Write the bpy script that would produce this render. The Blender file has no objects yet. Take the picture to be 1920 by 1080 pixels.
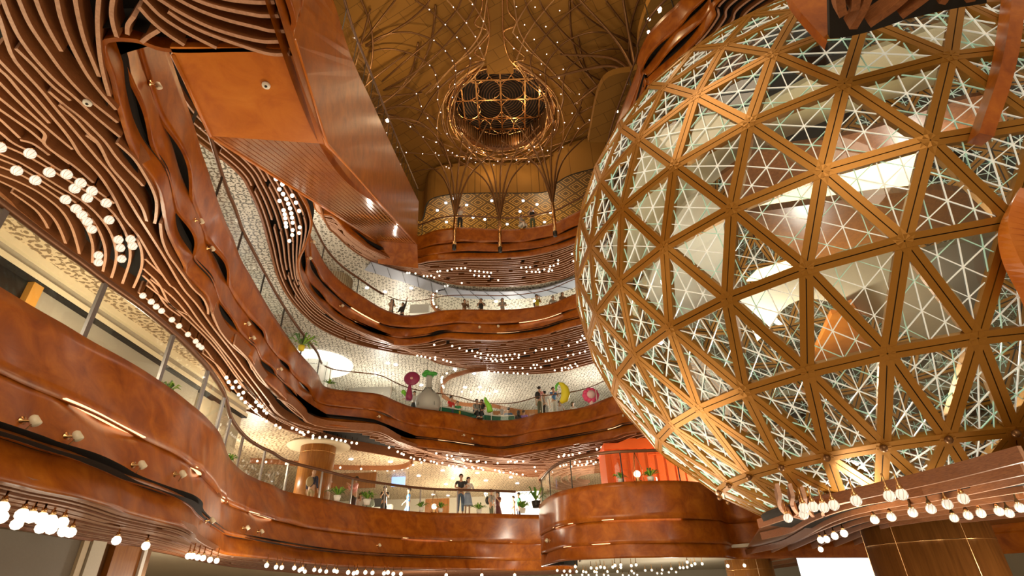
import bpy, bmesh, math, random
import numpy as np
from mathutils import Vector, Matrix
from mathutils.geometry import tessellate_polygon
random.seed(7)
S = bpy.context.scene
COL = S.collection
PI = math.pi
# ------------------------------------------------------------------ camera model (heights are measured from the lens; the whole place is lifted to the ground floor at the end)
LIFT = 4.0
FPX, TH, RO = 995.8, .5282, .0326
_F = np.array([0, math.cos(TH), math.sin(TH)]); _U = np.array([0, -math.sin(TH), math.cos(TH)]); _X = np.array([1., 0, 0])
U2 = _U*math.cos(RO)+_X*math.sin(RO); X2 = _X*math.cos(RO)-_U*math.sin(RO)
def ray(x, y): return _F+X2*(x-960)/FPX+U2*(540-y)/FPX
def atz(x, y, z): d = ray(x, y); return d*z/d[2]
def aty(x, y, Y): d = ray(x, y); return d*Y/d[1]
def atx(x, y, Xv): d = ray(x, y); return d*Xv/d[0]
def proj(P):
    P = np.asarray(P, float); d = P@_F
    return np.stack([960+FPX*(P@X2)/d, 540-FPX*(P@U2)/d], -1)
# ------------------------------------------------------------------ materials
MATS = {}
def nodes(m):
    m.use_nodes = True; nt = m.node_tree; nt.nodes.clear()
    o = nt.nodes.new('ShaderNodeOutputMaterial'); return nt, o
def N(nt, t, **k):
    n = nt.nodes.new(t)
    for a, b in k.items():
        if a.startswith('i_'): n.inputs[a[2:].replace('_', ' ')].default_value = b
        else: setattr(n, a, b)
    return n
def plain(name, col, rough=.5, metal=0, emit=None, es=0, coat=0, bump=0, bscale=30):
    if name in MATS: return MATS[name]
    m = bpy.data.materials.new(name); nt, o = nodes(m)
    b = N(nt, 'ShaderNodeBsdfPrincipled'); b.inputs['Base Color'].default_value = (*col, 1)
    b.inputs['Roughness'].default_value = rough; b.inputs['Metallic'].default_value = metal; b.inputs['Coat Weight'].default_value = coat
    if emit: b.inputs['Emission Color'].default_value = (*emit, 1); b.inputs['Emission Strength'].default_value = es
    tc = N(nt, 'ShaderNodeTexCoord'); nz = N(nt, 'ShaderNodeTexNoise'); nz.inputs['Scale'].default_value = bscale
    nt.links.new(tc.outputs['Object'], nz.inputs['Vector'])
    mx = N(nt, 'ShaderNodeMix', data_type='RGBA', blend_type='MULTIPLY'); mx.inputs[0].default_value = .35
    mx.inputs[6].default_value = (*col, 1); nt.links.new(nz.outputs['Fac'], mx.inputs[7]) if False else None
    cr = N(nt, 'ShaderNodeValToRGB'); cr.color_ramp.elements[0].color = (.8, .8, .8, 1); cr.color_ramp.elements[1].color = (1.15, 1.15, 1.15, 1)
    nt.links.new(nz.outputs['Fac'], cr.inputs[0]); nt.links.new(cr.outputs[0], mx.inputs[7]); nt.links.new(mx.outputs[2], b.inputs['Base Color'])
    if bump:
        bp = N(nt, 'ShaderNodeBump'); bp.inputs['Strength'].default_value = bump; nt.links.new(nz.outputs['Fac'], bp.inputs['Height']); nt.links.new(bp.outputs[0], b.inputs['Normal'])
    nt.links.new(b.outputs[0], o.inputs[0])
    if es: m.cycles.emission_sampling = 'NONE'
    MATS[name] = m; return m
def ramp(nt, stops):
    cr = N(nt, 'ShaderNodeValToRGB'); e = cr.color_ramp.elements
    e[0].position = stops[0][0]; e[0].color = (*stops[0][1], 1); e[1].position = stops[-1][0]; e[1].color = (*stops[-1][1], 1)
    for p, c in stops[1:-1]:
        k = e.new(p); k.color = (*c, 1)
    return cr
def wood(name, c1, c2, c3, scale=(1, 1, 1), rough=.3, coat=.25, nscale=2.5, detail=6, seam=0):
    m = bpy.data.materials.new(name); nt, o = nodes(m); L = nt.links.new
    tc = N(nt, 'ShaderNodeTexCoord'); mp = N(nt, 'ShaderNodeMapping'); mp.inputs['Scale'].default_value = scale
    L(tc.outputs['Object'], mp.inputs[0])
    n1 = N(nt, 'ShaderNodeTexNoise'); n1.inputs['Scale'].default_value = nscale; n1.inputs['Detail'].default_value = detail; n1.inputs['Roughness'].default_value = .65; n1.inputs['Distortion'].default_value = .6
    L(mp.outputs[0], n1.inputs['Vector'])
    cr = ramp(nt, [(.3, c1), (.5, c2), (.72, c3)]); L(n1.outputs['Fac'], cr.inputs[0])
    b = N(nt, 'ShaderNodeBsdfPrincipled'); L(cr.outputs[0], b.inputs['Base Color'])
    b.inputs['Roughness'].default_value = rough; b.inputs['Coat Weight'].default_value = coat; b.inputs['Coat Roughness'].default_value = .2; b.inputs['Specular IOR Level'].default_value = .35
    bp = N(nt, 'ShaderNodeBump'); bp.inputs['Strength'].default_value = .03; L(n1.outputs['Fac'], bp.inputs['Height']); L(bp.outputs[0], b.inputs['Normal'])
    L(b.outputs[0], o.inputs[0]); MATS[name] = m; return m
VEN = wood('burl_veneer', (.2, .042, .002), (.32, .08, .004), (.45, .135, .009), rough=.34, coat=.16, nscale=2.4)
VEN2 = wood('bright_veneer', (.4, .1, .008), (.52, .15, .014), (.6, .2, .025), rough=.3, coat=.2, nscale=1.7)
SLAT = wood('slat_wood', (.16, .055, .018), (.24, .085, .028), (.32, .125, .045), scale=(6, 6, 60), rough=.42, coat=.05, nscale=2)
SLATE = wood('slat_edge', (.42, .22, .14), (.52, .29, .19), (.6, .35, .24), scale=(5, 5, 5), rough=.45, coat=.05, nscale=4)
COLW = wood('column_wood', (.24, .08, .012), (.33, .12, .02), (.42, .17, .03), scale=(7, 7, .5), rough=.35, coat=.15, nscale=2)
COLW2 = wood('dark_column_wood', (.13, .045, .009), (.19, .068, .013), (.25, .095, .02), scale=(8, 8, .5), rough=.35, coat=.15, nscale=2)
BLACK = plain('black_void', (.012, .009, .007), .9)
DARK = plain('dark_metal', (.04, .035, .03), .4, .6)
DBRN = plain('dark_bronze', (.2, .1, .04), .35, .7)
RAILM = plain('rail_bronze', (.17, .075, .035), .35, .5)
GOLD = plain('strut_gold', (.33, .145, .016), .36, .5)
BRASS = plain('brass', (.75, .45, .2), .25, 1)
CREAM = plain('cream_plaster', (.72, .6, .42), .6)
CREAM2 = plain('pale_plaster', (.7, .64, .52), .6)
WHITEP = plain('white_plaster', (.8, .77, .7), .5)
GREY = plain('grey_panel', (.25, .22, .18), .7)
SPOTM = plain('spot_cream', (.72, .62, .45), .35)
GREEN = plain('leaf_green', (.07, .2, .02), .5)
GREENL = plain('leaf_light', (.25, .45, .05), .5)
GLOBE = plain('globe_glow', (.6, .57, .5), .3, emit=(1, .86, .66), es=1.5)
GLOBEN = plain('crystal_glow', (.6, .57, .5), .15, emit=(1, .88, .72), es=.62)
DIML = plain('globe_crystal', (.35, .3, .24), .1, .1, emit=(1, .8, .6), es=.35)
STUD = plain('stud_glow', (1, 1, 1), .3, emit=(1, .85, .75), es=6)
LED = plain('strip_glow', (1, .8, .5), .3, emit=(1, .62, .32), es=1.5)
SKYW = plain('window_glow', (.3, .5, .9), .3, emit=(.28, .45, 1), es=.9)
SHOPG = plain('shop_light_glow', (1, .9, .6), .3, emit=(1, .85, .5), es=1.6)
WGLOW = plain('downlight_glow', (1, 1, 1), .3, emit=(.95, .95, 1), es=4)
FRIT = plain('white_rod', (.95, 1, .98), .25, 0, emit=(.8, .95, .93), es=.1)  # faint glow built into both rod colours to brighten them; not lamps
FRITC = plain('cyan_rod', (.5, .85, .75), .25, 0, emit=(.45, .8, .68), es=.06)
def lattice(name, base, dark, scale, thr=.03, gate=.42, rnd=.35, freq=24):
    m = bpy.data.materials.new(name); nt, o = nodes(m); L = nt.links.new
    tc = N(nt, 'ShaderNodeTexCoord'); mp = N(nt, 'ShaderNodeMapping'); mp.inputs['Scale'].default_value = (scale,)*3; mp.inputs['Rotation'].default_value = (0, 0, .6)
    L(tc.outputs['Object'], mp.inputs[0])
    v = N(nt, 'ShaderNodeTexVoronoi'); v.inputs['Scale'].default_value = 1; v.inputs['Randomness'].default_value = rnd; L(mp.outputs[0], v.inputs['Vector'])
    a = N(nt, 'ShaderNodeMath', operation='MULTIPLY'); a.inputs[1].default_value = freq; L(v.outputs['Distance'], a.inputs[0])
    s = N(nt, 'ShaderNodeMath', operation='SINE'); L(a.outputs[0], s.inputs[0])
    v2 = N(nt, 'ShaderNodeTexVoronoi'); v2.inputs['Scale'].default_value = 4.2; v2.inputs['Randomness'].default_value = .8; L(mp.outputs[0], v2.inputs['Vector'])
    s2 = N(nt, 'ShaderNodeMath', operation='LESS_THAN'); s2.inputs[1].default_value = gate; L(v2.outputs['Distance'], s2.inputs[0])
    s3 = N(nt, 'ShaderNodeMath', operation='GREATER_THAN'); s3.inputs[1].default_value = thr; L(s.outputs[0], s3.inputs[0])
    mu = N(nt, 'ShaderNodeMath', operation='MULTIPLY'); L(s2.outputs[0], mu.inputs[0]); L(s3.outputs[0], mu.inputs[1])
    mx = N(nt, 'ShaderNodeMix', data_type='RGBA'); mx.inputs[6].default_value = (*base, 1); mx.inputs[7].default_value = (*dark, 1); L(mu.outputs[0], mx.inputs[0])
    b = N(nt, 'ShaderNodeBsdfPrincipled'); b.inputs['Roughness'].default_value = .45; L(mx.outputs[2], b.inputs['Base Color']); L(b.outputs[0], o.inputs[0])
    MATS[name] = m; return m
LATN = lattice('lattice_near', (.78, .62, .4), (.04, .03, .02), 3.4, -.35)
LATF = lattice('lattice_far', (.66, .6, .5), (.12, .1, .07), 3.4, -.15, .6, .2, 17)
LATF2 = lattice('lattice_warm', (.72, .58, .4), (.24, .16, .09), 2.8, -.1, .62, .12, 17)
def goldtile(name):
    m = bpy.data.materials.new(name); nt, o = nodes(m); L = nt.links.new
    tc = N(nt, 'ShaderNodeTexCoord'); mp = N(nt, 'ShaderNodeMapping'); mp.inputs['Scale'].default_value = (1.1,)*3; mp.inputs['Rotation'].default_value = (0, 0, .78)
    L(tc.outputs['Object'], mp.inputs[0])
    v = N(nt, 'ShaderNodeTexVoronoi', distance='CHEBYCHEV'); v.inputs['Scale'].default_value = 1; v.inputs['Randomness'].default_value = 0; L(mp.outputs[0], v.inputs['Vector'])
    a = N(nt, 'ShaderNodeMath', operation='MULTIPLY'); a.inputs[1].default_value = 38; L(v.outputs['Distance'], a.inputs[0])
    s = N(nt, 'ShaderNodeMath', operation='SINE'); L(a.outputs[0], s.inputs[0])
    cr = ramp(nt, [(.35, (.1, .05, .012)), (.6, (.5, .28, .07))]); L(s.outputs[0], cr.inputs[0])
    b = N(nt, 'ShaderNodeBsdfPrincipled'); b.inputs['Roughness'].default_value = .5; L(cr.outputs[0], b.inputs['Base Color']); L(b.outputs[0], o.inputs[0])
    MATS[name] = m; return m
GTILE = goldtile('gold_tile')
def brown_ceiling():
    m = bpy.data.materials.new('gold_brown_ceiling'); nt, o = nodes(m); L = nt.links.new
    tc = N(nt, 'ShaderNodeTexCoord'); mp = N(nt, 'ShaderNodeMapping'); mp.inputs['Rotation'].default_value = (0, 0, .5); L(tc.outputs['Object'], mp.inputs[0])
    br = N(nt, 'ShaderNodeTexBrick'); br.inputs['Scale'].default_value = .35; br.inputs['Color1'].default_value = (.3, .15, .03, 1); br.inputs['Color2'].default_value = (.27, .135, .027, 1); br.inputs['Mortar'].default_value = (.1, .05, .012, 1); br.inputs['Mortar Size'].default_value = .004
    L(mp.outputs[0], br.inputs[0]); b = N(nt, 'ShaderNodeBsdfPrincipled'); b.inputs['Roughness'].default_value = .75; b.inputs['Specular IOR Level'].default_value = .2; L(br.outputs[0], b.inputs['Base Color']); L(b.outputs[0], o.inputs[0])
    MATS['bc'] = m; return m
BCEIL = brown_ceiling()
def glass(name, tint=(.93, .97, .95), gl=.09, rough=.02):
    m = bpy.data.materials.new(name); nt, o = nodes(m); L = nt.links.new
    t = N(nt, 'ShaderNodeBsdfTransparent'); t.inputs[0].default_value = (*tint, 1)
    g = N(nt, 'ShaderNodeBsdfGlossy'); g.inputs['Roughness'].default_value = rough
    f = N(nt, 'ShaderNodeLayerWeight'); f.inputs['Blend'].default_value = .5
    pw = N(nt, 'ShaderNodeMath', operation='POWER'); pw.inputs[1].default_value = 4; L(f.outputs['Facing'], pw.inputs[0])
    ml = N(nt, 'ShaderNodeMath', operation='MULTIPLY'); ml.inputs[1].default_value = .5; L(pw.outputs[0], ml.inputs[0])
    ad = N(nt, 'ShaderNodeMath', operation='ADD'); ad.inputs[1].default_value = gl; ad.use_clamp = True; L(ml.outputs[0], ad.inputs[0])
    mx = N(nt, 'ShaderNodeMixShader'); L(ad.outputs[0], mx.inputs[0]); L(t.outputs[0], mx.inputs[1]); L(g.outputs[0], mx.inputs[2]); L(mx.outputs[0], o.inputs[0])
    MATS[name] = m; return m
GLASS = glass('clear_glass'); GLASSB = glass('green_glass', (.84, .9, .86), .07)
GLASSR = glass('rail_glass', (.96, .98, .97), .02)
# ------------------------------------------------------------------ object helpers
def finish(name, me, mats, parent=None, smooth=False):
    if not isinstance(mats, (list, tuple)): mats = [mats]
    for m in mats: me.materials.append(m)
    if smooth:
        for p in me.polygons: p.use_smooth = True
    o = bpy.data.objects.new(name, me); COL.objects.link(o)
    if parent:
        o.parent = parent; o.location = -Vector(parent.location) if not parent.get('local') else (0, 0, 0)
    return o
class MB:
    """collects geometry for ONE mesh object"""
    def __init__(s): s.v = []; s.f = []; s.mi = []; s.sm = []
    def add(s, vs, fs, mi=0, sm=False):
        b = len(s.v); s.v += [tuple(map(float, v)) for v in vs]
        for f in fs: s.f.append(tuple(b+i for i in f)); s.mi.append(mi); s.sm.append(sm)
    def box(s, c, d, mi=0, rz=0, M=None):
        vs = []
        for x in (-.5, .5):
            for y in (-.5, .5):
                for z in (-.5, .5):
                    p = Vector((x*d[0], y*d[1], z*d[2]))
                    if M is not None: p = M@p
                    elif rz: p = Matrix.Rotation(rz, 3, 'Z')@p
                    vs.append(p+Vector(c))
        s.add(vs, [(0, 1, 3, 2), (4, 6, 7, 5), (0, 4, 5, 1), (2, 3, 7, 6), (0, 2, 6, 4), (1, 5, 7, 3)], mi)
    def bar(s, a, b, w, h, up=(0, 0, 1), mi=0):
        a = Vector(a); b = Vector(b); d = (b-a).normalized(); u = Vector(up); r = d.cross(u)
        if r.length < 1e-6: r = d.orthogonal()
        r.normalize(); u = r.cross(d).normalized(); vs = []
        for p in (a, b):
            for i, j in ((-1, -1), (1, -1), (1, 1), (-1, 1)): vs.append(p+r*(w/2*i)+u*(h/2*j))
        s.add(vs, [(0, 1, 2, 3), (7, 6, 5, 4), (0, 4, 5, 1), (1, 5, 6, 2), (2, 6, 7, 3), (3, 7, 4, 0)], mi)
    def tube(s, pts, r, n=8, mi=0, cap=True):
        pts = [Vector(p) for p in pts]; k = len(pts)
        rr = r if isinstance(r, (list, tuple)) else [r]*k
        prev = None; rings = []
        for i, p in enumerate(pts):
            d = (pts[min(i+1, k-1)]-pts[max(i-1, 0)]).normalized()
            if prev is None: u = d.orthogonal().normalized()
            else:
                u = prev-d*prev.dot(d)
                u = u.normalized() if u.length > 1e-6 else d.orthogonal().normalized()
            prev = u; w = d.cross(u)
            rings.append([p+(u*math.cos(2*PI*j/n)+w*math.sin(2*PI*j/n))*rr[i] for j in range(n)])
        fs = []
        for i in range(k-1):
            for j in range(n):
                a = i*n+j; b = i*n+(j+1) % n; fs.append((a, b, b+n, a+n))
        if cap: fs += [tuple(range(n-1, -1, -1)), tuple((k-1)*n+j for j in range(n))]
        s.add([v for r_ in rings for v in r_], fs, mi, True)
    def lathe(s, c, prof, n=16, mi=0, ax=None, cap=True):
        c = Vector(c); vs = []; fs = []; k = len(prof)
        for (r, z) in prof:
            for j in range(n):
                p = Vector((r*math.cos(2*PI*j/n), r*math.sin(2*PI*j/n), z))
                if ax is not None: p = ax@p
                vs.append(c+p)
        for i in range(k-1):
            for j in range(n):
                a = i*n+j; b = i*n+(j+1) % n; fs.append((a, b, b+n, a+n))
        if cap: fs += [tuple(range(n-1, -1, -1)), tuple((k-1)*n+j for j in range(n))]
        s.add(vs, fs, mi, True)
    def ball(s, c, r, n=10, mi=0, sc=(1, 1, 1), ax=None):
        m = max(4, n//2+1)
        s.lathe(c, [(max(.001, r*math.sin(PI*i/m))*sc[0], -r*math.cos(PI*i/m)*sc[2]) for i in range(m+1)], n, mi, ax)
    def sweep(s, P, z, w, h, mi=0, mb=None):
        """rectangular blade along plan polyline P, bottom at z (number or list); bottom face may have its own material"""
        P = np.asarray(P, float); k = len(P); T = np.gradient(P, axis=0); T /= np.linalg.norm(T, axis=1, keepdims=True)+1e-9
        Nn = np.stack([T[:, 1], -T[:, 0]], 1); zz = np.full(k, z) if np.isscalar(z) else np.asarray(z)
        vs = []
        for i in range(k):
            a = P[i]+Nn[i]*w/2; b = P[i]-Nn[i]*w/2
            vs += [(a[0], a[1], zz[i]), (b[0], b[1], zz[i]), (b[0], b[1], zz[i]+h), (a[0], a[1], zz[i]+h)]
        for i in range(k-1):
            q = i*4
            s.add2 = None
        base = len(s.v); s.v += vs
        for i in range(k-1):
            q = base+i*4
            for j in range(4):
                s.f.append((q+j, q+(j+1) % 4, q+4+(j+1) % 4, q+4+j)); s.mi.append(mi if (j != 0 or mb is None) else mb); s.sm.append(False)
        s.f += [(base, base+3, base+2, base+1), (base+(k-1)*4, base+(k-1)*4+1, base+(k-1)*4+2, base+(k-1)*4+3)]; s.mi += [mi if mb is None else mb]*2; s.sm += [False]*2
    def build(s, name, mats, parent=None, smooth=None):
        me = bpy.data.meshes.new(name); me.from_pydata(s.v, [], s.f)
        me.polygons.foreach_set('material_index', s.mi); me.polygons.foreach_set('use_smooth', s.sm if smooth is None else [smooth]*len(s.f))
        bm = bmesh.new(); bm.from_mesh(me); bmesh.ops.recalc_face_normals(bm, faces=bm.faces); bm.to_mesh(me); bm.free()
        return finish(name, me, mats, parent)
def tag(o, label=None, cat=None, group=None, kind=None):
    if label: o['label'] = label
    if cat: o['category'] = cat
    if group: o['group'] = group
    if kind: o['kind'] = kind
    return o
def empty(name, loc=(0, 0, 0)):
    o = bpy.data.objects.new(name, None); o.empty_display_size = .2; COL.objects.link(o); o.location = Vector(map(float, loc)); return o
def struct(o): o['kind'] = 'structure'; return o
def clone(o, loc=None, rz=None, par=None):
    c = o.copy(); COL.objects.link(c)
    if par is not None: c.parent = par
    for ch in list(o.children): clone(ch, par=c)
    if loc is not None: c.location = loc
    if rz is not None: c.rotation_euler = (0, 0, rz)
    return c
def spline(P, n=120):
    P = np.asarray(P, float); Q = np.vstack([2*P[0]-P[1], P, 2*P[-1]-P[-2]]); out = []
    for i in range(len(P)-1):
        p0, p1, p2, p3 = Q[i:i+4]
        for t in np.linspace(0, 1, 12, endpoint=False):
            out.append(.5*((2*p1)+(-p0+p2)*t+(2*p0-5*p1+4*p2-p3)*t*t+(-p0+3*p1-3*p2+p3)*t**3))
    out.append(P[-1]); out = np.array(out); d = np.r_[0, np.cumsum(np.linalg.norm(np.diff(out, axis=0), axis=1))]
    s = np.linspace(0, d[-1], n)
    return np.stack([np.interp(s, d, out[:, k]) for k in range(out.shape[1])], 1)
def upx(L, z): return [tuple(atz(x, y, z)[:2]) for x, y in L]
def poly(name, pts, z, th, mat, parent=None):
    """horizontal slab from a plan polygon, bottom at z"""
    vs = [Vector((p[0], p[1], 0)) for p in pts]; tr = tessellate_polygon([vs]); n = len(pts); m = MB()
    V = [(p[0], p[1], z) for p in pts]+[(p[0], p[1], z+th) for p in pts]
    F = [tuple(t) for t in tr]+[tuple(i+n for i in reversed(t)) for t in tr]+[(i, (i+1) % n, (i+1) % n+n, i+n) for i in range(n)]
    m.add(V, F); return m.build(name, mat, parent)
def normals(P):
    T = np.gradient(P, axis=0); T /= np.linalg.norm(T, axis=1, keepdims=True)+1e-9
    return np.stack([T[:, 1], -T[:, 0]], 1)
ORD = 'first second third fourth fifth sixth seventh eighth ninth tenth eleventh twelfth thirteenth fourteenth fifteenth sixteenth seventeenth eighteenth nineteenth twentieth'.split()
TENS = {2: 'twenty', 3: 'thirty', 4: 'forty', 5: 'fifty', 6: 'sixty', 7: 'seventy'}
def ordw(i):
    if i < 20: return ORD[i]
    t, u = divmod(i+1, 10)
    return (TENS[t][:-1]+'ieth') if u == 0 else TENS[t]+'-'+ORD[u-1]
# ------------------------------------------------------------------ balcony fronts
class Front:
    def __init__(s, name, label, ztop, zbot, top, bot, gaps, n=300, fr=(0, .48, .79, 1), mat=VEN, amp=.022, seed=1, gscale=.75, rec=.03):
        zbs = zbot if np.isscalar(zbot) else float(np.mean(zbot)); zbot = np.interp(np.linspace(0, 1, n), np.linspace(0, 1, len(zbot)), zbot) if not np.isscalar(zbot) else np.full(n, float(zbot)); s.zt, s.zb = ztop, zbs; s.T = spline(top, n); s.B = spline(bot, n); s.n = n; s.fr = fr
        N_ = normals((s.T+s.B)/2); s.N = N_; rnd = random.Random(seed)
        s.root = empty(name, (*((s.T[n//2]+s.B[n//2])/2), zbs)); tag(s.root, label, 'balcony front')
        L = np.r_[0, np.cumsum(np.linalg.norm(np.diff(s.T, axis=0), axis=1))]; s.L = L
        bump = {0: np.zeros(n), 1: np.zeros(n)}; slots = []
        for (px, py, seam, hl, am, lit) in gaps:
            zz = ztop+(zbot-ztop)*fr[seam+1]; C = s.T*(1-fr[seam+1])+s.B*fr[seam+1]
            Q = proj(np.c_[C, zz]); front = (np.c_[C, zz]@_F) > .5
            d = np.where(front, np.hypot(Q[:, 0]-px, Q[:, 1]-py), 1e9); i = int(d.argmin())
            x = (L-L[i])/hl; w = np.where(np.abs(x) < 1, np.clip(np.cos(x*PI/2), 0, 1)**1.3, 0); bump[seam] += w*am*gscale
            if lit: slots.append((i, hl, seam, am))
        phase = [rnd.uniform(0, 6) for _ in range(6)]
        wav = [amp*np.sin(L*.9+phase[k])+amp*.6*np.sin(L*2.1+phase[k+3]) for k in range(3)]
        names = ('upper_band', 'middle_band', 'lower_band'); s.surf = []
        for k in range(3):
            f0, f1 = fr[k], fr[k+1]; z0 = ztop+(zbot-ztop)*f0; z1 = ztop+(zbot-ztop)*f1
            C0 = s.T*(1-f0)+s.B*f0; C1 = s.T*(1-f1)+s.B*f1
            if k: z0 = z0+.04
            rows = []; m = MB(); K = 7
            for r in range(K):
                u = r/(K-1); z = z0+(z1-z0)*u; C = C0*(1-u)+C1*u
                off = wav[k]*(.3+.7*u) if k == 0 else wav[k]
                if k < 2: off = off+bump[k]*(.62 if k == 0 else .6)*u**2
                if k > 0: off = off-bump[k-1]*.38*(1-u)**2-rec*(1-u)
                rows.append(np.c_[C+N_*off[:, None], z+np.zeros(n)])
            # close: inner face
            inner = [np.c_[rows[-1][:, :2]-N_*.06, rows[-1][:, 2]], np.c_[rows[0][:, :2]-N_*.06, rows[0][:, 2]]]
            allr = rows+inner; V = np.concatenate(allr); R = len(allr); F = []; 
            for r in range(R):
                r2 = (r+1) % R
                for i in range(n-1): F.append((r*n+i, r*n+i+1, r2*n+i+1, r2*n+i))
            F += [tuple(r*n for r in range(R)), tuple(r*n+n-1 for r in range(R-1, -1, -1))]
            m.add(V, F, 0, False); m.sm = [True if i < (K-1)*(n-1) else False for i in range(len(F))]
            me_o = m.build(names[k], mat, s.root); s.surf.append(np.stack(rows))
        m = MB(); nT, nB = normals(s.T), normals(s.B); a_ = (s.T-nT*.26)[::3]; b_ = (s.B-nB*.2)[::3]; q = len(a_)
        m.add([(p[0], p[1], ztop-.12) for p in a_]+[(p[0], p[1], zz_+.03) for p, zz_ in zip(b_, zbot[::3])], [(i, i+1, q+i+1, q+i) for i in range(q-1)]); m.build('back_board', BLACK, s.root)
        for (i, hl, seam, am) in slots:
            sel = np.where(np.abs(L-L[i]) < hl*.85)[0]
            if len(sel) < 3: continue
            f = fr[seam+1]; z = ztop+(zbot-ztop)*f; C = (s.T*(1-f)+s.B*f)[sel]-N_[sel]*.03
            m = MB(); m.sweep(C+N_[sel]*(bump[seam][sel]*.25)[:, None], z[sel]+.012, .035+am*.4, .015); m.build('light_strip', LED, s.root)
    def hit(s, px, py):
        best = None
        for A in s.surf:
            P = A.reshape(-1, 3); Q = proj(P); d = np.where(P@_F > .5, np.hypot(Q[:, 0]-px, Q[:, 1]-py), 1e9); j = int(d.argmin())
            if best is None or d[j] < best[0]: best = (d[j], P[j], s.N[j % s.n])
        return best[1], best[2]

L1T = [(-5.4, -4), (-5.8, 0), (-5.95, 3)]+upx([(0, 538), (75, 582), (120, 607), (175, 640), (240, 676), (282, 702), (330, 735), (355, 755), (383, 779), (410, 810), (420, 830), (432, 860), (457, 885), (485, 900), (510, 909), (540, 922), (617, 937), (667, 947), (713, 953), (790, 960), (850, 962), (930, 963), (1010, 965)], 3.3)+[(2.2, 26.4)]
L1B = [(-5.2, -4), (-5.1, 0), (-5.0, 3)]+upx([(0, 902), (75, 920), (150, 935), (200, 950), (240, 965), (300, 980), (345, 990), (365, 1000), (370, 1012), (400, 1030), (425, 1040), (480, 1046), (560, 1055), (640, 1062), (740, 1066), (860, 1068), (1010, 1070)], 1.1)+[(2.4, 27.6)]
TURN = upx([(545, 10), (549, 60), (553, 96), (545, 107), (530, 107), (480, 99), (320, 99), (260, 82), (215, 80), (199, 88), (204, 112), (218, 150), (225, 190), (235, 232)], 6.4)
L2T = [(TURN[0][0]-.0, TURN[0][1]-2)]+TURN[:9]+[(TURN[10][0]-.25, TURN[10][1]+.25)]+upx([(361, 228), (375, 277), (392, 327), (410, 380), (425, 420), (437, 445), (452, 485), (467, 512), (492, 557), (515, 595), (540, 632), (565, 665), (595, 700), (606, 722), (630, 730), (680, 735), (715, 740), (755, 757), (785, 765), (855, 775), (896, 785), (927, 788), (960, 787), (985, 782), (1010, 775), (1047, 771), (1085, 765), (1110, 758), (1129, 750), (1152, 742), (1200, 732), (1300, 730)], 8.5)
L2B = [(TURN[0][0], TURN[0][1]-2)]+TURN+upx([(245, 270), (260, 302), (295, 347), (307, 380), (315, 425), (327, 457), (350, 500), (352, 515), (385, 547), (395, 570), (407, 610), (435, 642), (460, 665), (472, 674), (487, 702), (525, 737), (565, 780), (587, 795), (680, 805), (712, 812), (755, 835), (790, 838), (873, 848), (921, 855), (948, 855), (990, 848), (1052, 837), (1140, 823), (1180, 812), (1280, 805)], 6.4)
L3T = [(-8.6, 12), (-9.3, 16)]+upx([(578, 425), (582, 440), (597, 472), (615, 502), (642, 530), (682, 557), (720, 580), (757, 591), (798, 588), (829, 582), (877, 580), (940, 581), (992, 577), (1033, 569), (1081, 550), (1150, 530), (1260, 515)], 13.7)
L3B = [(-6.6, 8.6), (-7.0, 10.5)]+upx([(567, 367), (582, 400), (584, 425), (572, 462), (561, 490), (565, 522), (582, 552), (615, 590), (650, 612), (695, 635), (745, 647), (795, 643), (829, 635), (877, 637), (946, 638), (1012, 629), (1054, 617), (1092, 608), (1160, 590), (1270, 575)], 11.7)
L4T = [(-8, 10), (-8.3, 17)]+upx([(700, 432), (760, 445), (790, 441), (815, 432), (850, 427), (880, 427), (940, 430), (985, 428), (1040, 417), (1060, 408), (1090, 392), (1110, 375)], 18.9)+[(6.2, 20.5), (7.0, 18.5)]
L4B = [(-7.2, 10), (-7.7, 15)]+upx([(590, 385), (627, 407), (652, 435), (680, 457), (695, 467), (745, 490), (782, 494), (807, 489), (873, 485), (957, 483), (1023, 473), (1080, 455), (1110, 440)], 16.9)+[(6.0, 20.3), (6.9, 18.3)]
DRT = [(2.3, 26.5), (1.6, 24)]+upx([(1012, 950), (1016, 942), (1028, 932), (1045, 923), (1070, 916), (1110, 909), (1160, 904), (1210, 902), (1270, 901), (1330, 906), (1380, 912)], 3.3)+[(10.6, 16.8), (12.5, 14)]
DRB = [(p[0]*1.01, p[1]+.15) for p in DRT]
_pb = [(1020, 1066), (1024, 1058), (1040, 1054), (1070, 1051), (1110, 1049), (1160, 1047), (1210, 1046), (1270, 1045), (1330, 1046)]
_db = spline(DRB, 40); _q = [proj(np.c_[_db, np.full(40, zz)]) for zz in np.linspace(.4, 1.4, 41)]
DRZ = []
for i in range(40):
    if _db[i][1] > 25.5: DRZ.append(1.1); continue
    best = min(range(41), key=lambda k: abs(_q[k][i][1]-np.interp(_q[k][i][0], [p[0] for p in _pb], [p[1] for p in _pb]))); DRZ.append(float(np.clip(np.linspace(.4, 1.4, 41)[best], .6, 1.1)))
DRZ = list(np.convolve(np.r_[[DRZ[0]]*3, DRZ, [DRZ[-1]]*3], np.ones(7)/7, 'valid'))
G1 = [(195, 800, 0, 1.1, .26, 1), (367, 890, 0, .5, .2, 1), (410, 945, 0, .5, .2, 1), (487, 975, 0, 1.0, .22, 1), (560, 998, 0, 1.4, .12, 0), (50, 850, 1, .9, .12, 0), (285, 925, 1, .8, .17, 0), (450, 1008, 1, 1.2, .18, 0), (560, 1032, 1, 1.3, .14, 1), (640, 1002, 0, 1.5, .12, 0), (800, 1015, 0, 1.5, .16, 1), (985, 1017, 0, 1.0, .16, 1), (700, 1046, 1, 2, .12, 0), (960, 1053, 1, 2, .12, 0)]
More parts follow.
